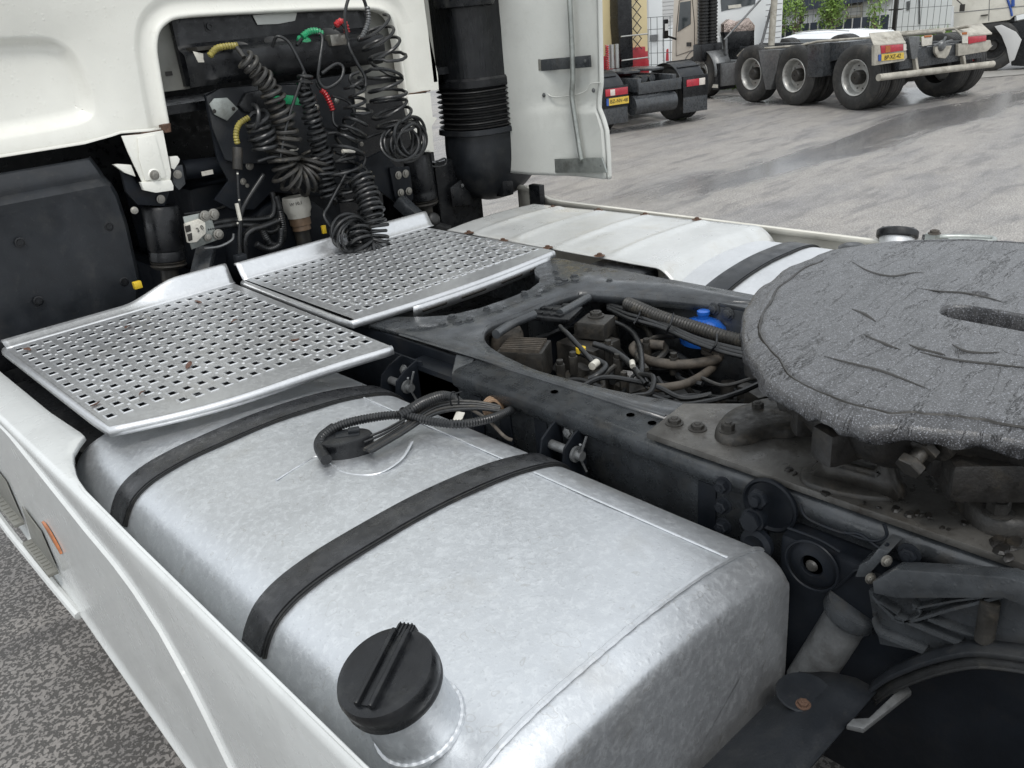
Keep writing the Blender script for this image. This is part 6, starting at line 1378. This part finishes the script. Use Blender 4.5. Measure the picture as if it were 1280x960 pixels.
# ---- verge, pavement, kerb
def strip(name, pl, m, z=.004, h=0, **k):
    P_ = [at(u, v, Z=0) for u, v in pl]; b = MB()
    b.prism([q+V((0, 0, gz(q.x, q.y)+z-h)) for q in P_], V((0, 0, h or .002))); return b.build(name, m, None, **k)
pav = [at(u, v, Z=0) for u, v in ((1008, 108), (1060, 105), (1225, 98), (1300, 92), (1500, 83), (1500, 77), (1280, 86), (1225, 89), (1050, 96), (990, 101))]
b = MB(); b.prism([V((q.x, q.y, gz(q.x, q.y)+.008)) for q in pav], V((0, 0, .004))); b.build('pavement', 'pave', None, kind='structure')
# grass under the cream cab's flank
b = MB(); rg = random.Random(2); cg = [at(870, 112, Z=0), at(925, 108, Z=0)]
for k in range(2600):
    q = cg[0].lerp(cg[1], rg.uniform(-.4, 1.4))+V((rg.gauss(.1, .28), rg.gauss(.1, .3), 0)); hh = rg.uniform(.04, .13); a = rg.uniform(0, 6.3); wv = V((math.cos(a), math.sin(a), 0))*.012; tip = V((rg.gauss(0, .03), rg.gauss(0, .03), hh))
    b.add([q-wv, q+wv, q+tip], [(0, 1, 2)])
b.build('verge_grass', 'grass', None, fix=False, kind='stuff', label='fresh green grass between the parked trucks')

# ---- fence of black posts and wire panels along the far side
XF = 29.5
for i, (u, top, lab) in enumerate(((1003, -35, 'black fence post behind the white car'), (1121, -35, 'black fence post right of the dark screen'), (868, -35, 'black fence post behind the cream-coloured cab'))):
    p = at(u, 0, X=XF); zb = gz(p.x, p.y); b = MB(); b.box(-.06, .06, -.06, .06, 0, 2.9+0-zb*.2)
    o = b.build('fence_post', 'ink', None, lab, bevel=.005, category='fence post', group='posts of the wire fence'); o.location = (p.x, p.y, zb)
    if i < 2:
        for zz in (1.0, 1.75): b = MB(); b.box(-.07, .07, -.22, .22, -.02, .02); c = b.build('clamp', 'ink', o); c.location = (0, 0, zz)
def mesh_fence(name, label, p0, p1, z0_, z1_, cat='wire fence'):
    p0, p1 = V(p0), V(p1); L_ = (p1-p0).length; t = thing(name, label, cat, (p0.x, p0.y, 0)); n = int(L_/.20); d = (p1-p0)/n
    b = MB(); b.box(-.006, .006, -.006, .006, z0_, z1_); me = b.build('wire', 'fence', t).data; D.objects.remove(D.objects['wire']) if 'wire' in D.objects else None
    for k in range(n+1):
        o = D.objects.new('wire', me); col.objects.link(o); o.parent = t; o.location = d*k
    for k in range(6):
        z = z0_+(z1_-z0_)*k/5; b = MB(); b.bar((0, 0, z), (p1-p0)+V((0, 0, z)), .014, .014); b.build('rail', 'fence', t)
    return t
a_, c_ = at(1064, 20, X=XF), at(1200, 10, X=XF); mesh_fence('wire_fence', 'grey wire mesh fence in front of the white wall on the right', (XF, a_.y, 0), (XF, c_.y, 0), -.95, 1.9)
a_, c_ = at(960, 20, X=XF), at(1064, 10, X=XF); mesh_fence('wire_fence', 'grey wire mesh fence above the dark screen', (XF, a_.y, 0), (XF, c_.y, 0), -.95, 1.9)
XG = 17.5; a_, c_ = at(806, 60, X=XG), at(846, 60, X=XG); mesh_fence('wire_fence', 'galvanised wire fence panel between the red cab and the beige cab', (XG, a_.y, 0), (XG, c_.y, 0), -.1, 1.35)
# dark slatted screen
t = thing('screen_fence', 'dark slatted privacy screen with pale uprights', 'screen fence', (0, 0, 0)); XS = 28.6
ya, yb = at(972, 40, X=XS).y, at(1111, 30, X=XS).y; za, zb_ = at(972, 33, X=XS).z, at(1111, 18, X=XS).z
for k in range(13):
    s0, s1 = k/13, (k+1)/13; y0, y1 = ya+(yb-ya)*s0, ya+(yb-ya)*s1; t0, t1_ = za+(zb_-za)*s0, za+(zb_-za)*s1
    b = MB(); b.prism([V((XS, y0, -1.05)), V((XS, y1+.03, -1.05)), V((XS, y1+.03, t1_)), V((XS, y0, t0))], V((.04, 0, 0))); b.build('screen_panel', 'roofdark', t)
    b = MB(); b.box(XS-.03, XS, y0-.015, y0+.015, -1.05, t0+.0); b.build('upright', 'wallgrey', t)
# grass bank
b = MB(); rg = random.Random(4)
for k in range(5200):
    u = rg.uniform(1108, 1200); y = at(u, 30, X=30.5).y; x = rg.uniform(29.8, 33.0); z = -.95+(x-29.8)*.20; hh = rg.uniform(.06, .22)*(2 if rg.random() < .06 else 1); a = rg.uniform(0, 6.3); q = V((x, y, z)); wv = V((math.cos(a), math.sin(a), 0))*.035
    b.add([q-wv, q+wv, q+V((rg.gauss(0, .05), rg.gauss(0, .05), hh))], [(0, 1, 2)])
b.build('grass_bank', 'grass', None, fix=False, kind='stuff', label='rough grass bank below the white building')
b = MB(); b.loft([[V((x, at(u, 30, X=30.5).y, z)) for u in (1000, 1108, 1150, 1215)] for x, z in ((29.7, -1.0), (33.2, -.27), (34.3, -.2))]); b.build('bank', mat('bank_soil', (.16, .15, .09), .8, 0, .3, 3), None, kind='structure')
# white building with a dark sloping roof, right; grey clad hall, left
XB_ = 34.0; t = thing('white_building', 'low white building with a dark blue roof behind the fence on the right', 'building')
y0, y1 = at(1230, 20, X=XB_).y, at(940, 20, X=XB_).y; ze = at(1000, 13, X=XB_).z; ze2 = at(1110, 1, X=XB_).z
b = MB(); b.box(XB_, XB_+8, y0, y1, -1.0, 2.6); b.build('wall', 'wallwhite', t)
b = MB(); b.prism([V((XB_-.4, at(u, v, X=XB_-.4).y, at(u, v, X=XB_-.4).z)) for u, v in [(930, 20), (1000, 14), (1063, 4), (1112, -2), (1112, -60), (930, -60)]], V((.35, 0, 0))); b.build('roof', 'roofdark', t)
for (u0, u1, va, vb_) in ((1058, 1077, 6, 22),):
    P_ = [at(u, v, X=XB_-.05) for u, v in ((u0, va+2), (u1, va), (u1, vb_-2), (u0, vb_))]; b = MB(); b.tube(P_, .09, 4, 0, closed=True); wf = b.build('window_frame', 'dirtywhite', t); b = MB(); b.prism(P_, V((.03, 0, 0))); b.build('pane', 'wallgrey', wf)
b = MB(); b.prism([at(u, v, X=XB_-.03) for u, v in ((1133, 2), (1137, 1), (1137, 12), (1133, 13))], V((.02, 0, 0))); b.build('vent', 'castal', t)
b = MB(); b.prism([at(u, v, X=XB_-.03) for u, v in ((1148, -20), (1150, -20), (1150, 30), (1148, 30))], V((.02, 0, 0))); b.build('downpipe', 'castal', t)
b = MB(); b.prism([at(u, v, X=XB_-.5) for u, v in ((1032, 10), (1042, 9), (1042, 25), (1032, 26))], V((.4, 0, 0))); b.build('crate_stack', 'leaf', t)
t = thing('clad_hall', 'pale grey hall with horizontal cladding between the parked cabs', 'building'); XH = 21.0
ya_, yb_ = at(845, 30, X=XH).y, at(740, 30, X=XH).y+3
b = MB(); b.box(XH, XH+6, ya_, yb_, -.6, 6); hw_ = b.build('wall', 'wallgrey', t)
for k in range(46):
    z = -.2+k*.11; bxp('cladding_board', 'wallgrey', t, (XH-.03, XH, ya_, at(829, 30, X=XH).y, z, z+.095))
bxp('roller_door', 'wallwhite', t, (XH-.05, XH-.002, at(829, 30, X=XH).y, at(812, 30, X=XH).y, -.3, 3.4), bev=.01)
b = MB(); b.prism([at(u, v, X=XH-.1) for u, v in ((829, 36), (843, 30), (843, 75), (831, 78))], V((.05, 0, 0))); b.build('white_sheet', 'wallwhite', t)
b = MB(); b.prism([at(u, v, X=XH-.12) for u, v in ((812, 44), (821, 43), (821, 51), (812, 52))], V((.05, 0, 0))); b.build('sign_panel', 'castal', t)
b = MB(); b.prism([at(u, v, X=XH-.14) for u, v in ((833, 62), (834.5, 61), (835, 76), (832, 76))], V((.05, 0, 0))); b.build('red_bollard', 'redpaint', t)
# trees behind the fence
def tree(u, v, X, hgt, wd, label, n, seed):
    rg = random.Random(seed); p = at(u, v, X=X); zb = gz(p.x, p.y)
    t = thing('young_tree', label, 'tree', (p.x, p.y, zb), 0, 'young trees along the fence'); top = p.z-zb
    b = MB(); b.tube([V((0, 0, 0)), V((.03, .04, top*.5)), V((0, .02, top+hgt*.3))], lambda s: .06*(1-.8*s), 7, 4)
    br_ = []
    for k in range(12):
        z = top*.55+rg.uniform(0, hgt*.6); a = rg.uniform(0, 6.3); e = V((math.cos(a)*wd*.6, math.sin(a)*wd*.6, z+rg.uniform(.1, .5)*hgt)); b.tube([V((0, 0, z)), e*.5+V((0, 0, z*.5)), e], .015, 5, 3); br_.append(e)
    b.build('trunk', 'bark', t)
    b = MB(); cl_ = [V((rg.gauss(0, wd*.42), rg.gauss(0, wd*.42), top+rg.uniform(-.45, .55)*hgt)) for _ in range(34)]+br_
    for k in range(n):
        c = rg.choice(cl_); q = c+V((rg.gauss(0, .13), rg.gauss(0, .13), rg.gauss(0, .12))); s = rg.uniform(.035, .075); a = V((rg.gauss(0, 1), rg.gauss(0, 1), rg.gauss(0, 1))).normalized()*s; c2 = a.cross(V((rg.gauss(0, 1), rg.gauss(0, 1), rg.gauss(0, 1)))).normalized()*s*.5
        b.add([q-a, q+c2, q+a, q-c2], [(0, 1, 2, 3)])
    b.build('crown', 'leaves', t, fix=False)
tree(974, 12, 27.5, .75, .42, 'young light green tree at the left end of the dark screen', 800, 1); tree(1042, 4, 27.8, .85, .42, 'fuller bright green tree behind the middle of the dark screen', 1700, 2); tree(1094, 14, 28.1, .6, .22, 'thin small green sapling right of the window', 260, 3)
tree(996, 8, 27.9, .6, .3, 'small light green tree between the two larger ones', 380, 5)
